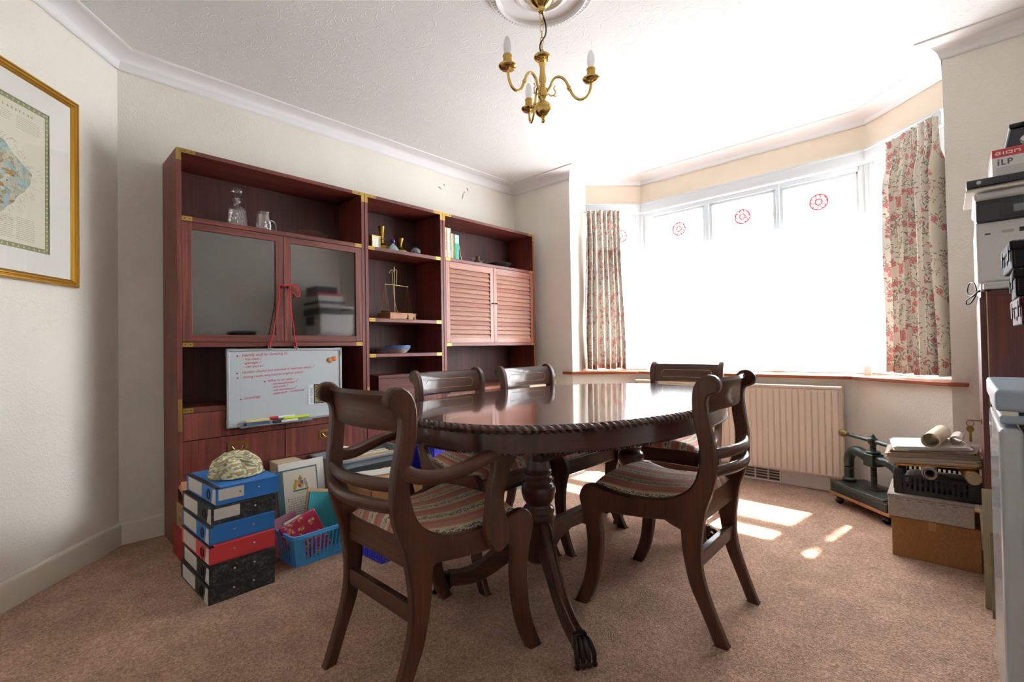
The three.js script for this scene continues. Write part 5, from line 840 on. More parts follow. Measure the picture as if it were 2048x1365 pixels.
{
  const t = thing('camouflage_cap', 'crumpled pale camouflage cap on the top blue box file', 'cap', [0.79, fy(6) + 0.0005, 2.69], 0.25), n = noise2(10, 6, 401), m = noise2(22, 10, 402);
  const dome = (u, v) => { const a = u * 2 * PI, ph = v * PI * 0.5, w = a + 0.5 * (n(u, 0.4) - 0.5), fold = pow(0.5 + 0.5 * sin(w * 7 + 2.5 * n(u, v * 0.4)), 2), gather = smooth(0.02, 0.3, v) * (1 - smooth(0.6, 0.98, v)), near = 0.5 + 0.5 * cos(a - 0.4); let r = cos(ph) ** 0.5 * (1.1 - 0.36 * gather * fold * (0.35 + near)) + 0.07 * (n(u, v) - 0.5) * (1 - v); return [cos(a) * r * 0.085, 0.01 + 0.078 * pow(sin(ph), 0.8) * (1 + 0.25 * (n(u, 0.3 + v * 0.4) - 0.5)) - 0.018 * near * sin(ph) + 0.012 * fold * gather, sin(a) * r * 0.098 * (1 + 0.12 * cos(a))]; };
  part('crown', grid(dome, 160, 50, (u, v) => [u * 1.2, v * 0.4]), M.camo, t);
  part('band', grid((u, v) => { const a = u * 2 * PI, p = dome(u, 0.02), k = 1 + 0.03 * sin(v * PI); return [p[0] * k, 0.001 + v * 0.02 + 0.004 * sin(a * 3), p[2] * k]; }, 120, 8, (u, v) => [u * 1.2, v * 0.04]), M.camo, t);
  part('peak', grid((u, v) => { const a = (u - 0.5) * 1.9, r = 1 + v * 0.34 * cos(a * 0.85); return [0.084 * cos(a) * r, 0.012 - 0.009 * v + 0.01 * sin(u * 12) * v * (1 - v), 0.098 * sin(a) * r]; }, 40, 10, (u, v) => [u * 0.4, v * 0.1]), M.camo, t);
}
{
  const rb = thing('red_box', 'small dark red lidded box on the carpet behind the box files', 'box', [0.45, 0, 2.76]); part('body', bx(-0.13, 0.125, 0, 0.105, -0.095, 0.07, 0.002), M.redBox, rb); part('lid', bx(-0.133, 0.128, 0.106, 0.142, -0.098, 0.073, 0.003), M.redBox, rb);
  const kb = thing('kraft_box', 'open brown cardboard box with printed side on the red box', 'box', [0.485, 0.1425, 2.74]);
  part('wall', merge([bx(-0.125, 0.11, 0, 0.115, 0.08, 0.083, 0), bx(-0.125, 0.11, 0, 0.115, -0.083, -0.08, 0), bx(-0.125, -0.122, 0, 0.115, -0.08, 0.08, 0), bx(0.107, 0.11, 0, 0.115, -0.08, 0.08, 0), bx(-0.125, 0.11, 0, 0.003, -0.08, 0.08, 0)]), M.kraft, kb);
  part('print', plane(0.225, 0.11).translate(-0.008, 0.057, 0.0836), std({ roughness: 0.85, map: canvasTex(512, 256, (g, w, h) => { g.fillStyle = '#bd9564'; g.fillRect(0, 0, w, h); g.strokeStyle = g.fillStyle = '#3c2c18'; g.lineWidth = 5; g.strokeRect(30, 120, 300, 112); for (let i = 0; i < 14; i++) g.fillRect(44 + i * 20, 134, 4 + (i * 5) % 9, 84); for (let i = 0; i < 5; i++) g.fillRect(60, 22 + i * 16, 180 + (i * 53) % 130, 5); }) }), kb);
  const pp = thing('plastic_sleeve', 'clear plastic sleeve standing up in the brown cardboard box', 'plastic sleeve', [0.5, 0.146, 2.72], 0.1); part('sleeve', bx(-0.1, 0.06, 0, 0.165, 0.02, 0.045, 0.012), M.tub, pp); part('insert', bx(-0.09, 0.05, 0.002, 0.12, 0.028, 0.036, 0.002), M.sage, pp);
  for (let i = 0; i < 2; i++) { const f = thing('folded_folder', i ? 'upper orange-brown card folder on the boxes behind the box files' : 'lower orange-brown card folder on the boxes behind the box files', 'folder', [0.47, 0.313 + i * 0.013, 2.735], -0.1 - i * 0.08); part('card', bx(-0.13, 0.12, 0, 0.0025, -0.09, 0.09, 0.001), M.peach, f); part('card', bx(-0.13, 0.12, 0.008, 0.0105, -0.092, 0.088, 0.001), M.peach, f); part('papers', bx(-0.125, 0.118, 0.0027, 0.0078, -0.085, 0.085, 0), M.paperWarm, f); }
  // small crate carrying the folders
  const rc = thing('red_folder_crate', 'dark red document crate standing behind the blue box files', 'crate', [0.46, 0, 2.585]); part('crate', merge([bx(-0.12, 0.1, 0, 0.312, -0.07, -0.064, 0.002), bx(-0.12, 0.1, 0, 0.312, 0.064, 0.07, 0.002), bx(-0.12, -0.114, 0, 0.312, -0.064, 0.064, 0.002), bx(0.094, 0.1, 0, 0.312, -0.064, 0.064, 0.002), bx(-0.12, 0.1, 0, 0.006, -0.064, 0.064, 0.001)]), M.redBox, rc);
}
// ---------------------------------------------------------------- blue basket with papers
{
  const t = thing('plastic_basket', 'sky blue slatted plastic basket holding papers, beside the box files', 'basket', [0.79, 0, 2.36], 0.06);
  const hx = 0.185, hz = 0.17, H = 0.148, tp = 0.86; // local x depth, z width, tapering down
  const P = (sx, sz, y) => { const k = lerp(tp, 1, y / H); return [sx * hx * k, y, sz * hz * k]; };
  const rimPts = []; for (const [a, b] of [[1, 1], [1, -1], [-1, -1], [-1, 1]]) rimPts.push([a, b]);
  const rrect = (k, y, r = 0.03) => { const L = []; const cs = [[1, 1, 0], [-1, 1, PI / 2], [-1, -1, PI], [1, -1, 1.5 * PI]]; for (const [a, b, st] of cs) for (let i = 0; i <= 5; i++) { const an = st + i / 5 * PI / 2; L.push([a * (hx * k - r) + r * cos(an), y, b * (hz * k - r) + r * sin(an)]); } return L; };
  const ring = (k, y0, y1, d) => { const A = rrect(k, 0), B = rrect(k - d, 0), s = polyShape(A.map((p) => [p[0], -p[2]])); s.holes.push(new THREE.Path(B.reverse().map((p) => V2(p[0], -p[2])))); return new THREE.ExtrudeGeometry(s, { depth: y1 - y0, bevelEnabled: false }).rotateX(-PI / 2).translate(0, y0, 0); };
  part('rim', merge([ring(1.03, H - 0.012, H, 0.05), ring(1.045, H - 0.016, H - 0.01, 0.03)]), M.basketBlue, t);
  part('base', merge([ring(tp + 0.01, 0, 0.022, 0.03), new THREE.ExtrudeGeometry(polyShape(rrect(tp, 0).map((p) => [p[0], -p[2]])), { depth: 0.003, bevelEnabled: false }).rotateX(-PI / 2)]), M.basketBlue, t);
  const slat = (x0, z0, x1, z1, w, ax) => { const g = bx(-w / 2, w / 2, 0, hypot(H - 0.03, x1 - x0, z1 - z0), -0.0016, 0.0016, 0.001); const dir = V3(x1 - x0, H - 0.03, z1 - z0).normalize(); const q = new THREE.Quaternion().setFromUnitVectors(V3(0, 1, 0), dir); if (ax) g.rotateY(PI / 2); g.applyQuaternion(q); g.translate(x0, 0.018, z0); return g; };
  for (const s of [1, -1]) { for (let i = 0; i < 13; i++) { const f = lerp(-0.74, 0.74, i / 12); part('slat', slat(s * hx * tp, f * hz * tp, s * hx * 1.0, f * hz, 0.008, true), M.basketBlue, t); } for (let i = 0; i < 13; i++) { const f = lerp(-0.74, 0.74, i / 12); part('slat', slat(f * hx * tp, s * hz * tp, f * hx, s * hz, 0.008, false), M.basketBlue, t); } }
  for (const [a, b] of [[1, 1], [1, -1], [-1, 1], [-1, -1]]) part('corner_post', grid((u, v) => { const k = lerp(tp, 1, v), an = Math.atan2(b, a) + (u - 0.5) * 1.9, r = 0.034, cx = a * (hx * k - r), cz = b * (hz * k - r), lx = clamp(cx + cos(an) * 0.09, -hx * k, hx * k), lz = clamp(cz + sin(an) * 0.09, -hz * k, hz * k); return [lx, v * H, lz]; }, 14, 6), M.basketBlue, t);
  const put = (name, label, cat, geo, mat, pos, rx, ry, rz = 0, extra) => { const o = thing(name, label, cat, pos, ry); o.rotation.order = 'YXZ'; o.rotation.x = rx; o.rotation.z = rz; part('body', geo, mat, o); if (extra) extra(o); return o; };
  // all of these lean in the basket; local +x faces the room
  put('wrapped_booklet', 'booklet wrapped in crimson silk with gold sprigs, leaning in the blue basket', 'booklet', bx(-0.012, 0.012, 0, 0.19, -0.088, 0.088, 0.008), M.sari, [0.935, 0.024, 2.40], 0.32, 0.05, 0.36);
  put('teal_folder', 'teal card folder leaning in the blue basket behind the silk booklet', 'folder', bx(-0.004, 0.004, 0, 0.25, -0.1, 0.1, 0.002), M.teal, [0.845, 0.02, 2.325], -0.25, 0.06, 0.2, (o) => part('card_back', bx(-0.012, -0.005, 0.006, 0.265, -0.1, 0.11, 0.002), M.manila, o));
  put('white_booklet', 'white booklet with rounded plastic cover at the near end of the basket', 'booklet', bx(-0.006, 0.006, 0, 0.175, -0.05, 0.05, 0.003), M.paper, [0.88, 0.02, 2.445], 0.1, 0.4, 0.2);
  put('pink_wallet', 'pink plastic wallet at the end of the blue basket by the box files', 'wallet', bx(-0.004, 0.004, 0, 0.175, -0.07, 0.07, 0.002), M.pink, [0.8, 0.02, 2.468], 0.1, 0.3, 0.12);
  put('certificate', 'certificate with a coloured coat of arms in a dark mount', 'certificate', bx(-0.003, 0.003, 0, 0.3, -0.105, 0.105, 0.001), M.darkTeal, [0.7, 0.078, 2.365], 0.0, 0.06, 0.16, (o) => part('print', plane(0.17, 0.285).rotateY(PI / 2).translate(0.0036, 0.15, -0.012), std({ roughness: 0.7, map: texCert }), o));
  put('letter', 'white letter with printed heading leaning behind the certificate', 'letter', bx(-0.002, 0.002, 0, 0.3, -0.12, 0.12, 0.0005), M.paper, [0.665, 0.105, 2.33], 0.0, 0.08, 0.14);
  put('punched_sleeve', 'clear punched plastic sleeve full of papers, behind the blue basket', 'plastic sleeve', bx(-0.006, 0.006, 0, 0.34, -0.12, 0.12, 0.004), M.sleeve, [0.635, 0.04, 2.43], 0.0, 0.1, 0.1, (o) => { part('insert', bx(-0.003, 0.003, 0.01, 0.29, -0.11, 0.07, 0.001), M.paperWarm, o); part('punched_strip', merge([0, 1, 2, 3, 4, 5].map((i) => new THREE.TorusGeometry(0.004, 0.0012, 6, 12).rotateY(PI / 2).translate(0.0066, 0.05 + i * 0.045, 0.108)).concat([bx(0.0055, 0.0066, 0.01, 0.33, 0.097, 0.119, 0)])), M.paper, o); });
}
// ---------------------------------------------------------------- clutter in front of the middle unit
{
  const open = (x0, x1, H, z0, z1, th = 0.004) => merge([bx(x0, x1, 0, H, z0, z0 + th, 0.001), bx(x0, x1, 0, H, z1 - th, z1, 0.001), bx(x0, x0 + th, 0, H, z0 + th, z1 - th, 0.001), bx(x1 - th, x1, 0, H, z0 + th, z1 - th, 0.001), bx(x0, x1, 0, th, z0 + th, z1 - th, 0)]);
  const cb = thing('open_carton', 'open brown carton of papers behind the carver chair', 'carton', [0.85, 0, 1.95], 0.03); part('wall', open(-0.14, 0.14, 0.27, -0.2, 0.2), M.cardboard, cb); part('flap', bx(0, 0.1, -0.0015, 0.0015, -0.195, 0.195, 0), M.cardboard, cb).position.set(0.14, 0.27, 0); cb.children[1].rotation.z = -1.5;
  const gc = thing('grey_crate', 'grey plastic crate of folders against the middle unit', 'crate', [0.5, 0, 1.91]); part('shell', open(-0.16, 0.16, 0.36, -0.24, 0.24, 0.005), M.greyCrate, gc); part('rim', merge([bx(-0.172, 0.172, 0.35, 0.362, -0.254, -0.238, 0.003), bx(-0.172, 0.172, 0.35, 0.362, 0.238, 0.254, 0.003), bx(-0.174, -0.158, 0.35, 0.362, -0.24, 0.24, 0.003), bx(0.158, 0.174, 0.35, 0.362, -0.24, 0.24, 0.003)]), M.greyCrate, gc);
  const sheet = (name, label, cat, w, d, th, mat, pos, ry, rx = 0, rz = 0) => { const o = solo(name, bx(-w / 2, w / 2, 0, th, -d / 2, d / 2, 0.0008), mat, label, cat, null, pos, ry); o.rotation.order = 'YXZ'; o.rotation.x = rx; o.rotation.z = rz; return o; };
  sheet('paper_stack', 'thick white sheaf of papers lying across the open carton', 'papers', 0.22, 0.32, 0.022, M.paper, [0.84, 0.272, 2.0], 0.1);
  sheet('brown_envelope', 'brown envelope on the sheaf of papers in the carton', 'envelope', 0.16, 0.24, 0.004, M.manila, [0.83, 0.296, 1.99], 0.25);
  sheet('grey_folder', 'dark grey cardboard folder between the carton and the grey crate', 'folder', 0.02, 0.36, 0.3, M.fileEdge, [0.68, 0.02, 1.97], 0.03);
  sheet('white_envelope', 'long white envelope lying on top of the brown envelope', 'envelope', 0.12, 0.24, 0.005, M.labelWhite, [0.8, 0.302, 2.03], -0.3);
  for (let i = 0; i < 5; i++) sheet('hanging_folder', ['cream', 'white', 'buff', 'pale grey', 'brown'][i] + ' paper folder standing in the grey crate', 'folder', 0.014, 0.4, 0.33, [M.paperWarm, M.paper, M.manila, M.paperGrey, M.manila][i], [0.4 + i * 0.045, 0.01, 1.91 + (i % 2) * 0.01], 0, 0, -0.06);
  const tin = thing('pink_tin', 'small pink and white decorated tub on the papers in the grey crate', 'tub', [0.56, 0.362, 2.08]); part('body', lathe([[0.0001, 0], [0.04, 0], [0.043, 0.03], [0.043, 0.045], [0.0001, 0.046]], 24), M.pinkTub, tin); part('lid', lathe([[0.0001, 0.046], [0.045, 0.046], [0.045, 0.056], [0.04, 0.06], [0.0001, 0.061]], 24), M.paper, tin);
  const cr = thing('cream_box', 'cream card box standing beside the grey crate, left of it', 'box', [0.47, 0, 2.33]); part('body', bx(-0.12, 0.1, 0, 0.32, -0.07, 0.06, 0.003), M.peachPale, cr); part('lid', bx(-0.123, 0.103, 0.321, 0.37, -0.073, 0.063, 0.003), M.peachPale, cr);
  const bm = thing('mesh_basket', 'bright blue mesh basket on the carpet behind the carver chair', 'basket', [1.105, 0, 2.09], 0.03);
  { const g = []; for (let i = 0; i <= 14; i++) g.push(bx(-0.1, -0.098 + 0.2, 0, 0.004, -0.13 + i * 0.0186, -0.127 + i * 0.0186, 0)); for (let i = 0; i <= 10; i++) g.push(bx(-0.1 + i * 0.02, -0.097 + i * 0.02, 0, 0.004, -0.13, 0.13, 0)); part('floor_mesh', merge(g), M.binBlue, bm); const w = []; for (let i = 0; i <= 14; i++) for (const s of [-0.1, 0.098]) w.push(bx(s, s + 0.003, 0, 0.1, -0.13 + i * 0.0186, -0.127 + i * 0.0186, 0)); for (let i = 0; i <= 10; i++) for (const s of [-0.13, 0.128]) w.push(bx(-0.1 + i * 0.02, -0.097 + i * 0.02, 0, 0.1, s, s + 0.003, 0)); for (let j = 1; j < 5; j++) w.push(bx(-0.1, 0.101, j * 0.02, j * 0.02 + 0.003, -0.13, -0.127, 0), bx(-0.1, 0.101, j * 0.02, j * 0.02 + 0.003, 0.128, 0.131, 0), bx(-0.1, -0.097, j * 0.02, j * 0.02 + 0.003, -0.13, 0.13, 0), bx(0.098, 0.101, j * 0.02, j * 0.02 + 0.003, -0.13, 0.13, 0)); part('side_mesh', merge(w), M.binBlue, bm); part('rim', merge([bx(-0.106, 0.107, 0.1, 0.11, -0.137, -0.126, 0.003), bx(-0.106, 0.107, 0.1, 0.11, 0.127, 0.137, 0.003), bx(-0.107, -0.096, 0.1, 0.11, -0.128, 0.128, 0.003), bx(0.097, 0.107, 0.1, 0.11, -0.128, 0.128, 0.003)]), M.binBlue, bm); }
  const bin = thing('storage_bin', 'glossy royal blue plastic storage bin before the middle unit', 'storage bin', [0.585, 0, 1.33]);
  part('tub', bx(-0.155, 0.16, 0, 0.365, -0.23, 0.25, 0.016), M.binBlue, bin); part('lid', merge([bx(-0.172, 0.178, 0.366, 0.386, -0.248, 0.268, 0.006), bx(-0.15, 0.155, 0.386, 0.398, -0.225, 0.245, 0.006)]), M.binBlue, bin);
  for (const z of [-0.2, -0.1, 0.12, 0.22]) part('rib', bx(0.155, 0.166, 0.03, 0.36, z - 0.02, z + 0.02, 0.004), M.binBlue, bin);
  const tub = (label, x, z, w, d, h, lidMat, fill) => { const t = thing('storage_tub', label, 'storage tub', [x, 0, z], 0, 'plastic tubs along the louvred unit'); part('shell', open(-w / 2, w / 2, h, -d / 2, d / 2, 0.003), M.tub, t); part('lid', merge([bx(-w / 2 - 0.008, w / 2 + 0.008, h + 0.001, h + 0.018, -d / 2 - 0.008, d / 2 + 0.008, 0.004)]), lidMat, t); part('contents', bx(-w / 2 + 0.012, w / 2 - 0.012, 0.005, h * 0.7, -d / 2 + 0.012, d / 2 - 0.012, 0.01), fill, t); part('foot_ridge', bx(w / 2 - 0.001, w / 2 + 0.003, 0.02, 0.026, -d / 2, d / 2, 0.001), M.tub, t); return t; };
  tub('clear plastic tub with a pale blue lid, next to the blue bin', 0.74, 0.86, 0.34, 0.36, 0.2, M.lidBlue, M.cardboard);
  const tb = tub('clear plastic tub with a white lid in the middle of the three tubs', 0.86, 0.46, 0.3, 0.25, 0.22, M.white, M.paperGrey); part('badge', new THREE.TorusGeometry(0.014, 0.003, 8, 24).rotateY(PI / 2).translate(0.152, 0.13, 0), M.black, tb);
  tub('clear plastic tub with a white lid in the corner beside the bay', 0.75, 0.12, 0.3, 0.2, 0.22, M.white, M.paper);
  const cc = thing('cream_carton', 'tall cream carton with flat top at the window end of the louvred unit', 'carton', [0.46, 0, 0.28]); part('body', bx(-0.12, 0.13, 0, 0.69, -0.13, 0.2, 0.003), M.peachPale, cc); part('lid', bx(-0.123, 0.133, 0.655, 0.696, -0.133, 0.203, 0.003), M.peachPale, cc);
  const ps = thing('folded_plan', 'pale blue folded plan standing on the cream carton beside the black case', 'papers', [0.5, 0.6965, 0.135], -0.15); part('sheet', bx(-0.001, 0.001, 0, 0.05, -0.07, 0.05, 0), M.paleBlue, ps); part('fold', bx(0.0, 0.002, 0, 0.052, -0.07, 0.05, 0), M.paleBlue, ps).rotation.z = -0.6;
}

M.greyGloss = phys({ color: 0xc3cacf, roughness: 0.22, clearcoat: 0.6, clearcoatRoughness: 0.1 });
M.whitePlastic = phys({ color: 0xdad6d4, roughness: 0.4 });
M.darkPlastic = phys({ color: 0x24242b, roughness: 0.42 });
M.displayOff = phys({ color: 0x6c7374, roughness: 0.25, clearcoat: 0.6 });
M.hardboardDark = std({ color: 0x7d6f55, roughness: 0.85 });
M.tape = phys({ color: 0xa87a4a, roughness: 0.35 });
M.crateBlack = std({ color: 0x1a171b, roughness: 0.55 });
M.paperGreyD = std({ color: 0x9a8f88, roughness: 0.85 });
M.cardTube = std({ color: 0xb08a58, roughness: 0.8 });
M.creamRoll = std({ color: 0xe4d9c0, roughness: 0.8 });
M.knobBrass = phys({ color: 0x8d7a52, metalness: 0.85, roughness: 0.4 });

// ---------------------------------------------------------------- right-hand side: freezer, bureau, printer, boxes, nipping press
{
  const t = thing('freezer', 'pale grey under-counter freezer at the right edge of the room', 'freezer', [0, 0, 0]);
  const z0 = 1.343, z1 = 1.853;
  part('body', bx(3.248, 3.762, 0.012, 0.782, z0 + 0.006, z1 - 0.004, 0.006), M.greyPaint, t);
  part('door', bx(3.199, 3.24, 0.035, 0.774, z0 + 0.002, z1, 0.012), M.greyGloss, t);
  part('door_seal', bx(3.24, 3.248, 0.045, 0.77, z0 + 0.012, z1 - 0.012, 0.001), M.ventDark, t);
  part('top_band', bx(3.202, 3.762, 0.783, 0.802, z0, z1 - 0.001, 0.004), M.greyPaint, t);
  part('recess', bx(3.225, 3.755, 0.8, 0.812, z0 + 0.01, z1 - 0.014, 0), M.black, t);
  part('worktop', bx(3.195, 3.765, 0.81, 0.86, z0 - 0.002, z1 + 0.002, 0.009), M.greyPaint, t);
  part('hinge_block', bx(3.205, 3.232, 0.8, 0.812, z1 - 0.03, z1 - 0.002, 0.003), M.white, t);
  part('plinth', bx(3.26, 3.75, 0, 0.034, z0 + 0.02, z1 - 0.01, 0), M.black, t);
  const star = new THREE.Shape(); for (let i = 0; i < 8; i++) { const a = i / 8 * 2 * PI + PI / 2, r = i % 2 ? 0.009 : (i % 4 ? 0.028 : 0.042); i ? star.lineTo(cos(a) * r, sin(a) * r) : star.moveTo(cos(a) * r, sin(a) * r); } star.closePath();
  part('star_sticker', extrude(star, 0.0025, 0.0006, 1).rotateY(-PI / 2).translate(3.1988, 0.735, 1.47), M.white, t, 'white star-shaped sticker');
}
{
  const x0 = 3.197, x1 = 3.765, z0 = 0.225, z1 = 0.79, H = 1.16, t = thing('bureau', 'tall mahogany bureau with a key in its front lock, under the printer', 'bureau', [0, 0, 0]);
  part('side_panel', bx(x0 + 0.02, x1, 0.03, H - 0.02, z1 - 0.02, z1, 0.0015), M.bureau, t); part('side_panel', bx(x0 + 0.02, x1, 0.03, H - 0.02, z0, z0 + 0.02, 0.0015), M.bureau, t);
  part('top_panel', bx(x0 + 0.004, x1, H - 0.02, H, z0, z1, 0.002, 'x'), M.bureau, t); part('back_panel', bx(x1 - 0.01, x1, 0.03, H - 0.02, z0 + 0.02, z1 - 0.02, 0), M.bureau, t);
  part('door', bx(x0, x0 + 0.018, 0.05, H - 0.024, z0 + 0.002, z1 - 0.002, 0.0015), M.bureau, t); part('edge_strip', bx(x0 + 0.0185, x0 + 0.0215, 0.03, H - 0.001, z1 - 0.001, z1 + 0.0008, 0.0003), M.peachPale, t); part('plinth', bx(x0 + 0.03, x1, 0, 0.03, z0 + 0.01, z1 - 0.01, 0), M.black, t);
  const k = thing('key', 'small key hanging from the lock key in the bureau door', 'key', [x0, 0.638, 0.62]);
  part('lock_key', merge([new THREE.CylinderGeometry(0.0022, 0.0022, 0.04, 10).rotateZ(PI / 2).translate(-0.018, 0, 0), bx(-0.046, -0.034, -0.003, 0.003, -0.008, 0.008, 0.001), bx(-0.003, 0, -0.014, 0.012, -0.008, 0.008, 0.001)]), M.brassOld, k);
  part('ring', new THREE.TorusGeometry(0.012, 0.0012, 6, 20).translate(-0.036, -0.013, 0), M.steelDark, k);
  part('spare_key', merge([extrude(splineShape([[0.012, 0], [0.006, 0.012], [-0.006, 0.012], [-0.013, 0], [-0.008, -0.012], [-0.003, -0.018], [-0.004, -0.05], [0.001, -0.054], [0.005, -0.05], [0.004, -0.018], [0.009, -0.01]], 44), 0.0022, 0.0005, 1).translate(-0.036, -0.036, 0)]), M.brassOld, k);
  const w = thing('cable', 'loose loops of black cable hanging at the corner of the bureau', 'cable'); part('loops', tube([[3.23, 1.162, 0.76], [3.2, 1.168, 0.74], [3.178, 1.15, 0.7], [3.165, 1.17, 0.66], [3.172, 1.205, 0.66], [3.186, 1.2, 0.7], [3.19, 1.16, 0.72], [3.176, 1.126, 0.7], [3.162, 1.118, 0.68], [3.162, 1.135, 0.7], [3.184, 1.15, 0.74], [3.2, 1.166, 0.7], [3.24, 1.1625, 0.64]], 0.0026, 120, 8), M.black, w);
}
{
  const x0 = 3.188, z1 = 0.775, y0 = 1.162, t = thing('printer', 'white and dark grey printer with a small screen, on the bureau', 'printer', [0, 0, 0]);
  part('base', bx(x0 + 0.012, 3.62, y0, y0 + 0.035, 0.36, z1 - 0.02, 0.01), M.whitePlastic, t);
  part('body', bx(x0 + 0.004, 3.64, y0 + 0.03, 1.44, 0.34, z1, 0.012), M.whitePlastic, t);
  part('front_tray', bx(x0 + 0.02, 3.6, y0 + 0.004, y0 + 0.03, z1 - 0.02, z1 + 0.018, 0.006), M.whitePlastic, t);
  part('control_panel', bx(x0 + 0.006, 3.64, 1.425, 1.502, 0.5, z1 + 0.012, 0.008), M.darkPlastic, t);
  part('screen', merge([bx(x0 + 0.072, 3.45, 1.437, 1.492, z1 + 0.0115, z1 + 0.0135, 0.001)]), M.black, t); part('display', bx(x0 + 0.108, x0 + 0.168, 1.452, 1.48, z1 + 0.0132, z1 + 0.0145, 0), M.displayOff, t);
  part('scanner_lid', bx(x0, 3.65, 1.512, 1.548, 0.34, z1 + 0.004, 0.014), M.whitePlastic, t); part('lid_gap', bx(x0 + 0.008, 3.64, 1.5, 1.514, 0.36, z1 - 0.004, 0), M.black, t);
  part('card_slot', bx(x0 + 0.03, x0 + 0.046, 1.378, 1.384, z1 - 0.001, z1 + 0.0008, 0), M.black, t); part('card_slot', bx(x0 + 0.076, x0 + 0.108, 1.379, 1.39, z1 - 0.001, z1 + 0.0008, 0), M.paperGrey, t); part('usb_port', bx(x0 + 0.122, x0 + 0.146, 1.377, 1.394, z1 - 0.001, z1 + 0.001, 0.001), M.black, t);
  part('output_recess', bx(x0 + 0.16, 3.6, 1.3, 1.418, z1 - 0.03, z1 + 0.001, 0.003), M.darkPlastic, t);
  const p = (label, y, th, mat, x, z, w, d, r) => { const o = solo('paper_sheaf', bx(-w / 2, w / 2, 0, th, -d / 2, d / 2, 0.0008), mat, label, 'papers', null, [x, y, z], r); return o; };
  p('white papers under the black document tray on the printer', 1.5485, 0.008, M.paper, 3.32, 0.63, 0.31, 0.33, 0.02); p('pale plastic wallet on the papers under the black document tray', 1.557, 0.006, M.paperGrey, 3.33, 0.625, 0.3, 0.34, -0.03);
  const tr = thing('document_tray', 'flat black ribbed tray lying on papers on the printer', 'tray', [3.39, 1.5635, 0.625], 0.0); part('slab', bx(-0.22, 0.2, 0, 0.03, -0.17, 0.178, 0.004), M.darkPlastic, tr); for (let i = 0; i < 26; i++) part('rib', bx(-0.13 + i * 0.011, -0.1245 + i * 0.011, 0.004, 0.026, 0.1775, 0.1805, 0.0008), M.black, tr); part('badge', new THREE.CylinderGeometry(0.007, 0.007, 0.002, 20).rotateX(PI / 2).translate(-0.185, 0.016, 0.1785), M.chrome, tr);
  const bxn = thing('turntable_box', 'white and red boxed record player with printed iLP lettering', 'box', [3.42, 1.594, 0.64], 0.0);
  part('carton', bx(-0.176, 0.19, 0, 0.107, -0.18, 0.13, 0.001), M.whitePlastic, bxn);
  part('print', plane(0.364, 0.105).translate(0.007, 0.0535, 0.1306), std({ roughness: 0.45, map: canvasTex(1400, 404, (g, w, h) => { g.fillStyle = '#e3e0dc'; g.fillRect(0, 0, w, h); g.fillStyle = '#b3272d'; g.fillRect(0, 0, w, h * 0.29); g.strokeStyle = '#f2efec'; g.lineWidth = 10; for (let k = 0; k < 8; k++) { const a = k / 8 * 6.283; g.beginPath(); g.moveTo(62 + cos(a) * 9, 58 + sin(a) * 9); g.lineTo(62 + cos(a) * 36, 58 + sin(a) * 32); g.stroke(); } g.fillStyle = '#f2efec'; g.fillRect(112, 38, 12, 44); g.lineWidth = 12; g.strokeRect(148, 44, 56, 32); g.beginPath(); g.moveTo(232, 82); g.lineTo(232, 44); g.lineTo(284, 44); g.lineTo(284, 82); g.stroke(); g.fillStyle = '#4a474a'; g.font = 'bold 120px sans-serif'; g.fillText('iLP', 44, 236); g.fillStyle = '#9a9896'; for (let i = 0; i < 8; i++) g.fillRect(44, 268 + i * 16, 300 + (i * 71) % 160, 6); }) }), bxn);
  part('side_band', bx(-0.1766, -0.1758, 0.078, 0.1068, -0.178, 0.128, 0), M.red, bxn);
  const dk = thing('tape_deck', 'black player with ribbed knobs lying on the boxed record player', 'player', [3.45, 1.7016, 0.64]);
  part('body', extrude(polyShape([[-0.17, 0], [0.17, 0], [0.17, 0.07], [-0.155, 0.07]]), 0.26, 0.004).translate(0, 0, -0.14), M.darkPlastic, dk); part('lid', bx(-0.158, 0.17, 0.071, 0.088, -0.14, 0.125, 0.004), M.black, dk);
  for (const x of [-0.115, -0.06]) part('knob', merge([lathe([[0.0001, 0], [0.018, 0], [0.018, 0.006], [0.014, 0.008], [0.014, 0.011], [0.01, 0.012], [0.0001, 0.014]], 30).rotateX(PI / 2).translate(x, 0.02, 0.1205)]), M.chrome, dk);
}
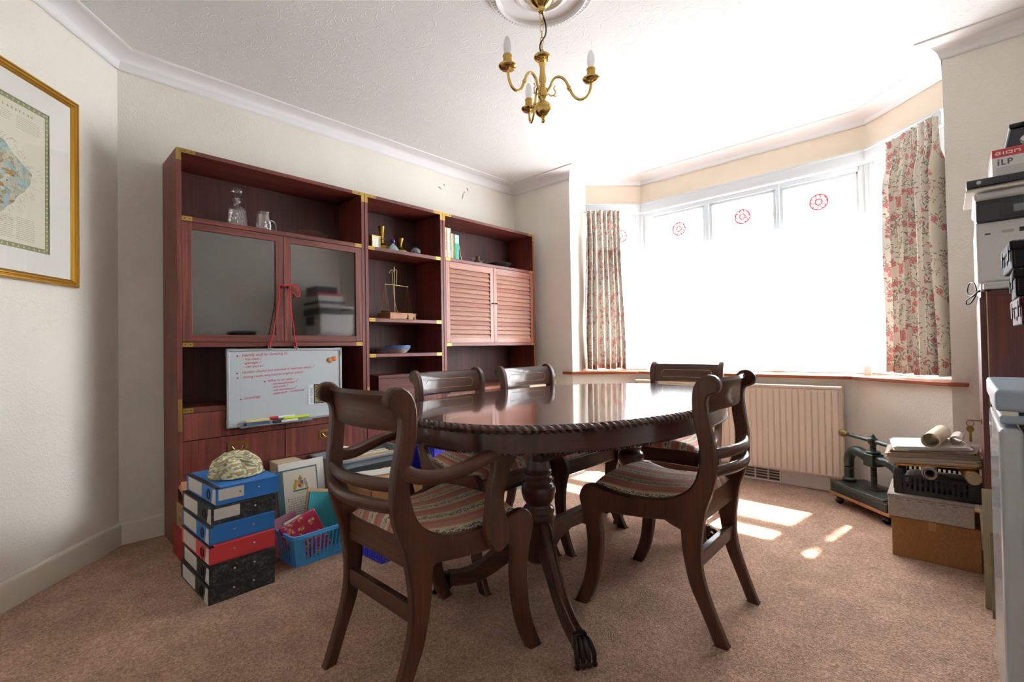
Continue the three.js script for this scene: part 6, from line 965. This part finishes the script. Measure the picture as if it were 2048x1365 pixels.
{
  // leather cases stacked on a carton on the freezer
  const cb = thing('white_carton', 'white carton on the freezer carrying the stacked leather cases', 'carton', [3.5, 0.8605, 1.6]); part('body', bx(-0.175, 0.17, 0, 0.143, -0.12, 0.1, 0.002), M.whitePlastic, cb); part('flap', bx(-0.175, 0.17, 0.1435, 0.1455, -0.12, -0.012, 0), M.whitePlastic, cb); part('flap', bx(-0.175, 0.17, 0.1435, 0.1455, -0.008, 0.1, 0), M.whitePlastic, cb);
  const cs = (label, x, y, mat, ry) => { const t = thing('leather_case', label, 'case', [x, y, 1.6], ry, 'leather cases stacked above the freezer'); part('body', bx(0.004, 0.34, 0, 0.05, -0.11, 0.094, 0.004), mat, t); part('lid', bx(0, 0.344, 0.044, 0.0685, -0.114, 0.098, 0.005), mat, t); part('strap', bx(-0.0012, 0.001, 0.02, 0.06, 0.055, 0.08, 0.0005), mat, t); part('strap', bx(-0.0012, 0.001, 0.02, 0.06, -0.085, -0.06, 0.0005), mat, t); part('buckle', new THREE.TorusGeometry(0.006, 0.001, 6, 16).rotateY(PI / 2).translate(-0.002, 0.016, 0.068), M.steelDark, t); const st = []; for (let i = 0; i < 40; i++) st.push(bx(0.012 + i * 0.008, 0.016 + i * 0.008, 0.0655, 0.0668, 0.0975, 0.0987, 0)); for (let i = 0; i < 7; i++) st.push(bx(0.0085, 0.0097, 0.004 + i * 0.006, 0.0075 + i * 0.006, 0.0935, 0.0947, 0)); stuffKind(part('stitching', merge(st), M.ventDark, t)); return t; };
  cs('dark red leather case at the bottom of the stack of three', 3.245, 1.0065, M.leatherRed, 0.02); cs('black leather case in the middle of the stack, above the dark red one', 3.24, 1.0755, M.leather, -0.02); cs('black leather case at the top of the stack, before the printer', 3.231, 1.1445, M.leather, 0.03);
}
{
  const b = (label, x0, x1, H, z, lean, mat) => { const o = solo('hardboard_sheet', bx(x0, x1, 0, H, -0.003, 0.003, 0.0006), mat, label, 'board', null, [0, 0, z]); o.rotation.x = lean; return o; };
  b('taller hardboard sheet standing between bureau and freezer', 3.184, 3.66, 0.425, 0.95, -0.1, M.hardboard); b('shorter hardboard sheet in front, its edge against the freezer', 3.2, 3.66, 0.29, 1.02, -0.16, M.hardboardDark);
  const c = thing('carton', 'closed brown cardboard carton on the carpet, bottom of the pile by the bureau', 'carton', [3.039, 0, 0.44], -0.0); part('body', bx(-0.147, 0.145, 0, 0.178, -0.17, 0.167, 0.003), M.cardboard, c); for (const s of [-1, 1]) part('flap', bx(-0.147, 0.145, 0.1785, 0.1815, s > 0 ? 0.002 : -0.17, s > 0 ? 0.167 : -0.002, 0), M.cardboard, c); part('tape', bx(-0.02, 0.005, 0.14, 0.178, 0.1668, 0.1674, 0), M.tape, c);
  const g = thing('canvas_box', 'flat grey canvas-covered box with stapled edges on the brown carton', 'box', [3.02, 0.182, 0.465], 0.03);
  part('body', bx(-0.142, 0.142, 0, 0.09, -0.16, 0.155, 0.004), M.canvasGrey, g); part('lid', bx(-0.144, 0.144, 0.0905, 0.1, -0.162, 0.158, 0.003), M.canvasGrey, g); for (let i = 0; i < 6; i++) part('staple', bx(-0.115 + i * 0.038, -0.1 + i * 0.038, 0.079, 0.081, 0.1545, 0.1565, 0.0005), M.steelDark, g);
  const k = thing('plastic_crate', 'black slotted plastic crate holding rolled papers on the canvas box', 'crate', [3.045, 0.2825, 0.45], 0.02);
  const cw = []; const X = 0.142, Z = 0.14, H = 0.105; // slotted walls
  for (const s of [-1, 1]) { for (const [a, b2] of [[0, 0.022], [0.048, 0.056], [0.074, 0.085]]) { cw.push(bx(-X, X, a, b2, s * Z - 0.002, s * Z + 0.002, 0.0008), bx(s * X - 0.002, s * X + 0.002, a, b2, -Z, Z, 0.0008)); } for (let i = 0; i <= 16; i++) { const f = lerp(-1, 1, i / 16); cw.push(bx(f * X - 0.0045, f * X + 0.0045, 0.02, 0.078, s * Z - 0.002, s * Z + 0.002, 0), bx(s * X - 0.002, s * X + 0.002, 0.02, 0.078, f * Z - 0.0045, f * Z + 0.0045, 0)); } }
  for (const [a, b2] of [[1, 1], [1, -1], [-1, 1], [-1, -1]]) cw.push(bx(a * X - a * 0.03, a * X + a * 0.003, 0, H + 0.004, b2 * Z - b2 * 0.03, b2 * Z + b2 * 0.003, 0.006));
  part('slotted_wall', merge(cw), M.crateBlack, k); part('crate_floor', bx(-X, X, 0, 0.004, -Z, Z, 0), M.crateBlack, k);
  // rolls and tubes: axis along z, hollow
  const roll = (name, label, cat, pos, r, L, th, mat, ry, rx, cap) => { const o = thing(name, label, cat, pos, ry); o.rotation.order = 'YXZ'; o.rotation.x = rx; const pr = [[r, -L / 2], [r, L / 2], [r - th, L / 2], [r - th, -L / 2], [r, -L / 2]]; part('wall', toCreasedNormals(new THREE.LatheGeometry(pr.map(([a, c2]) => V2(a, c2)), 40).toNonIndexed(), 0.6).rotateX(PI / 2), mat, o); if (cap) part('end_cap', new THREE.CylinderGeometry(r - th, r - th, 0.006, 32).rotateX(PI / 2).translate(0, 0, L / 2 - 0.012), cap, o); return o; };
  const sp = roll('paper_roll', 'roll of grey paper sticking out of the black crate', 'paper roll', [3.022, 0.3945, 0.5], 0.0262, 0.26, 0.0035, M.paperGreyD, 0.05, 0); part('inner_turn', toCreasedNormals(new THREE.LatheGeometry([[0.02, -0.125], [0.02, 0.127], [0.0175, 0.127], [0.0175, -0.125], [0.02, -0.125]].map(([p, q]) => V2(p, q)), 36).toNonIndexed(), 0.6).rotateX(PI / 2).translate(0.0015, -0.001, 0), M.paperGrey, sp);
  const bag = thing('dark_bag', 'crumpled black bag filling the black plastic crate', 'bag', [3.045, 0.287, 0.45]); { const nb = noise2(7, 5, 501); part('cloth', grid((u, v) => { const th = u * 2 * PI, ph = (v - 0.5) * PI, r = 0.9 + 0.2 * nb(u, v); const sx = sign(cos(th)) * pow(abs(cos(th)), 0.35), sz = sign(sin(th)) * pow(abs(sin(th)), 0.35), k = pow(cos(ph), 0.35); return [sx * k * 0.122 * min(1, r), 0.036 + 0.033 * sin(ph) * r, sz * k * 0.12 * min(1, r)]; }, 60, 24), M.crateBlack, bag); }
  roll('mailing_tube', 'brown cardboard mailing tube with end cap in the black crate', 'tube', [3.152, 0.394, 0.49], 0.0255, 0.26, 0.003, M.cardTube, 0.12, 0, M.paperWarm);
  const fl = (name, label, w, d, th, mat, pos, ry, n, cat = 'papers') => { const o = thing(name, label, cat, pos, ry); o.rotation.order = 'YXZ'; o.rotation.z = 0.08; for (let i = 0; i < n; i++) part('sheet', bx(-w / 2 + ((i * 7) % 5) * 0.003, w / 2 + ((i * 5) % 7) * 0.003, i * th / n, (i + 0.85) * th / n, -d / 2 + ((i * 3) % 4) * 0.003, d / 2 + ((i * 11) % 5) * 0.002, 0.0004), Array.isArray(mat) ? mat[i % mat.length] : mat, o); return o; };
  fl('envelope', 'orange-brown envelope at the bottom of the paper pile on the crate', 0.29, 0.27, 0.006, M.manilaOrange, [3.04, 0.4185, 0.46], 0.06, 2, 'envelope');
  fl('paper_bundle', 'thick bundle of beige papers over the orange envelope', 0.3, 0.26, 0.024, [M.paperWarm, M.peachPale, M.paperGrey], [3.03, 0.425, 0.455], -0.03, 9);
  fl('paper_bundle', 'bundle of brownish grey papers in the middle of the pile, above the beige ones', 0.31, 0.24, 0.02, [M.paperGrey, M.manila, M.paperGreyD], [3.02, 0.4495, 0.45], 0.05, 8);
  fl('paper_bundle', 'dark-edged bundle of drawings near the top of the pile', 0.28, 0.24, 0.012, [M.paperGreyD, M.ventDark, M.paperGrey], [3.03, 0.4705, 0.45], -0.06, 5);
  fl('paper_bundle', 'white drawing sheets at the top of the pile under the tubes', 0.25, 0.25, 0.02, [M.paper, M.labelWhite], [3.01, 0.4805, 0.44], 0.14, 8);
  roll('paper_roll', 'wide roll of cream paper lying on top of the paper pile', 'paper roll', [3.05, 0.5385, 0.48], 0.0325, 0.3, 0.0025, M.creamRoll, -0.1, 0.0);
  roll('paper_roll', 'narrow ring-like white paper roll beside the wide cream roll', 'paper roll', [3.118, 0.53, 0.44], 0.0215, 0.15, 0.0012, M.paper, -0.05, 0.0);
  solo('small_box', bx(2.672, 2.712, SILL + 0.0005, SILL + 0.056, -0.515, -0.478, 0.003), M.white, 'small white box standing on the window board near the right curtain', 'box');
}
{
  // nipping press on a wheeled board, turned along the angled bay wall; local x along the wall, -z towards it
  const O = [2.53, 0, -0.08], TH = -0.764;
  const d = thing('wheeled_board', 'plain wooden wheeled board under the green press', 'dolly', O, TH);
  part('board', bx(0, 0.44, 0.052, 0.068, -0.225, 0, 0.002, 'x'), M.oak, d);
  for (const x of [0.05, 0.39]) for (const z of [-0.03, -0.195]) { const c = part('caster', merge([new THREE.CylinderGeometry(0.021, 0.021, 0.016, 24).rotateZ(PI / 2).translate(x, 0.0215, z), new THREE.SphereGeometry(0.02, 18, 12).scale(1, 0.9, 1).translate(x, 0.028, z)]), M.blackGloss, d); part('caster_plate', bx(x - 0.02, x + 0.02, 0.044, 0.052, z - 0.02, z + 0.02, 0.002), M.steelDark, c); }
  const t = thing('nipping_press', 'old dark green cast iron nipping press with a screw and brass-knobbed bar', 'press', O, TH), y0 = 0.0685;
  part('base', bx(0.01, 0.42, y0, y0 + 0.045, -0.22, -0.004, 0.005), M.iron, t); part('platen', bx(0.012, 0.4, y0 + 0.05, y0 + 0.062, -0.215, -0.003, 0.004), M.iron, t);
  part('boards_between', bx(0.03, 0.4, y0 + 0.0452, y0 + 0.0498, -0.2, -0.012, 0.001), M.peachPale, t);
  part('arch', bar([[0.03, y0 + 0.06, -0.11], [0.028, 0.22, -0.11], [0.032, 0.27, -0.11], [0.055, 0.31, -0.11], [0.09, 0.324, -0.11], [0.14, 0.318, -0.11], [0.19, 0.3, -0.11]], (q) => lerp(0.024, 0.03, q), (q) => 0.024 + 0.006 * q, 60, 20, 2.3), M.iron, t);
  part('arch_foot', lathe([[0.0001, 0], [0.036, 0], [0.036, 0.014], [0.03, 0.024], [0.0001, 0.024]], 24).translate(0.03, y0 + 0.061, -0.11), M.iron, t);
  part('far_arm', bar([[0.22, 0.295, -0.11], [0.27, 0.305, -0.11], [0.33, 0.3, -0.11], [0.38, 0.27, -0.11], [0.4, 0.22, -0.11], [0.402, y0 + 0.062, -0.11]], 0.024, 0.024, 50, 20, 2.3), M.iron, t);
  part('nut_block', merge([bx(0.18, 0.25, 0.262, 0.335, -0.147, -0.073, 0.008), lathe([[0.0001, 0], [0.034, 0], [0.036, 0.01], [0.03, 0.016], [0.0001, 0.018]], 24).translate(0.215, 0.335, -0.11)]), M.iron, t);
  const thread = []; for (let i = 0; i < 60; i++) { const y = y0 + 0.07 + i * 0.0048; thread.push([i % 2 ? 0.0165 : 0.0135, y]); } part('screw', toCreasedNormals(lathe([[0.0001, y0 + 0.068], ...thread, [0.0001, y0 + 0.36]], 28).toNonIndexed(), 0.2).translate(0.215, 0, -0.11), M.steelDark, t);
  part('pressure_disc', latheS([[0.0001, y0 + 0.078], [0.02, y0 + 0.078], [0.024, y0 + 0.074], [0.048, y0 + 0.072], [0.05, y0 + 0.066], [0.056, y0 + 0.064], [0.056, y0 + 0.0622], [0.0001, y0 + 0.062]], 36, 40).translate(0.215, 0, -0.11), M.steelDark, t);
  part('bar_boss', merge([new THREE.SphereGeometry(0.026, 24, 16).translate(0.215, 0.405, -0.11), lathe([[0.0001, 0.425], [0.014, 0.425], [0.014, 0.433], [0.009, 0.435], [0.009, 0.443], [0.0001, 0.444]], 12).translate(0.215, 0, -0.11)]), M.iron, t);
  part('turning_bar', bar([[0.03, 0.412, -0.11], [0.12, 0.409, -0.11], [0.215, 0.405, -0.11], [0.31, 0.401, -0.11], [0.4, 0.397, -0.11]], 0.0115, 0.0115, 20, 14, 2), M.iron, t);
  for (const [x, s, y] of [[0.026, -1, 0.412], [0.405, 1, 0.397]]) { const kb = latheS([[0.0001, -0.004], [0.011, -0.003], [0.0125, 0.006], [0.011, 0.012], [0.018, 0.022], [0.0225, 0.038], [0.019, 0.056], [0.01, 0.067], [0.0001, 0.07]], 28, 50).rotateZ(-s * PI / 2).translate(x, y, -0.11); part('bar_knob', kb, M.knobBrass, t); }
}

// ---------------------------------------------------------------- hand the scene over
renderer.render(scene, camera);
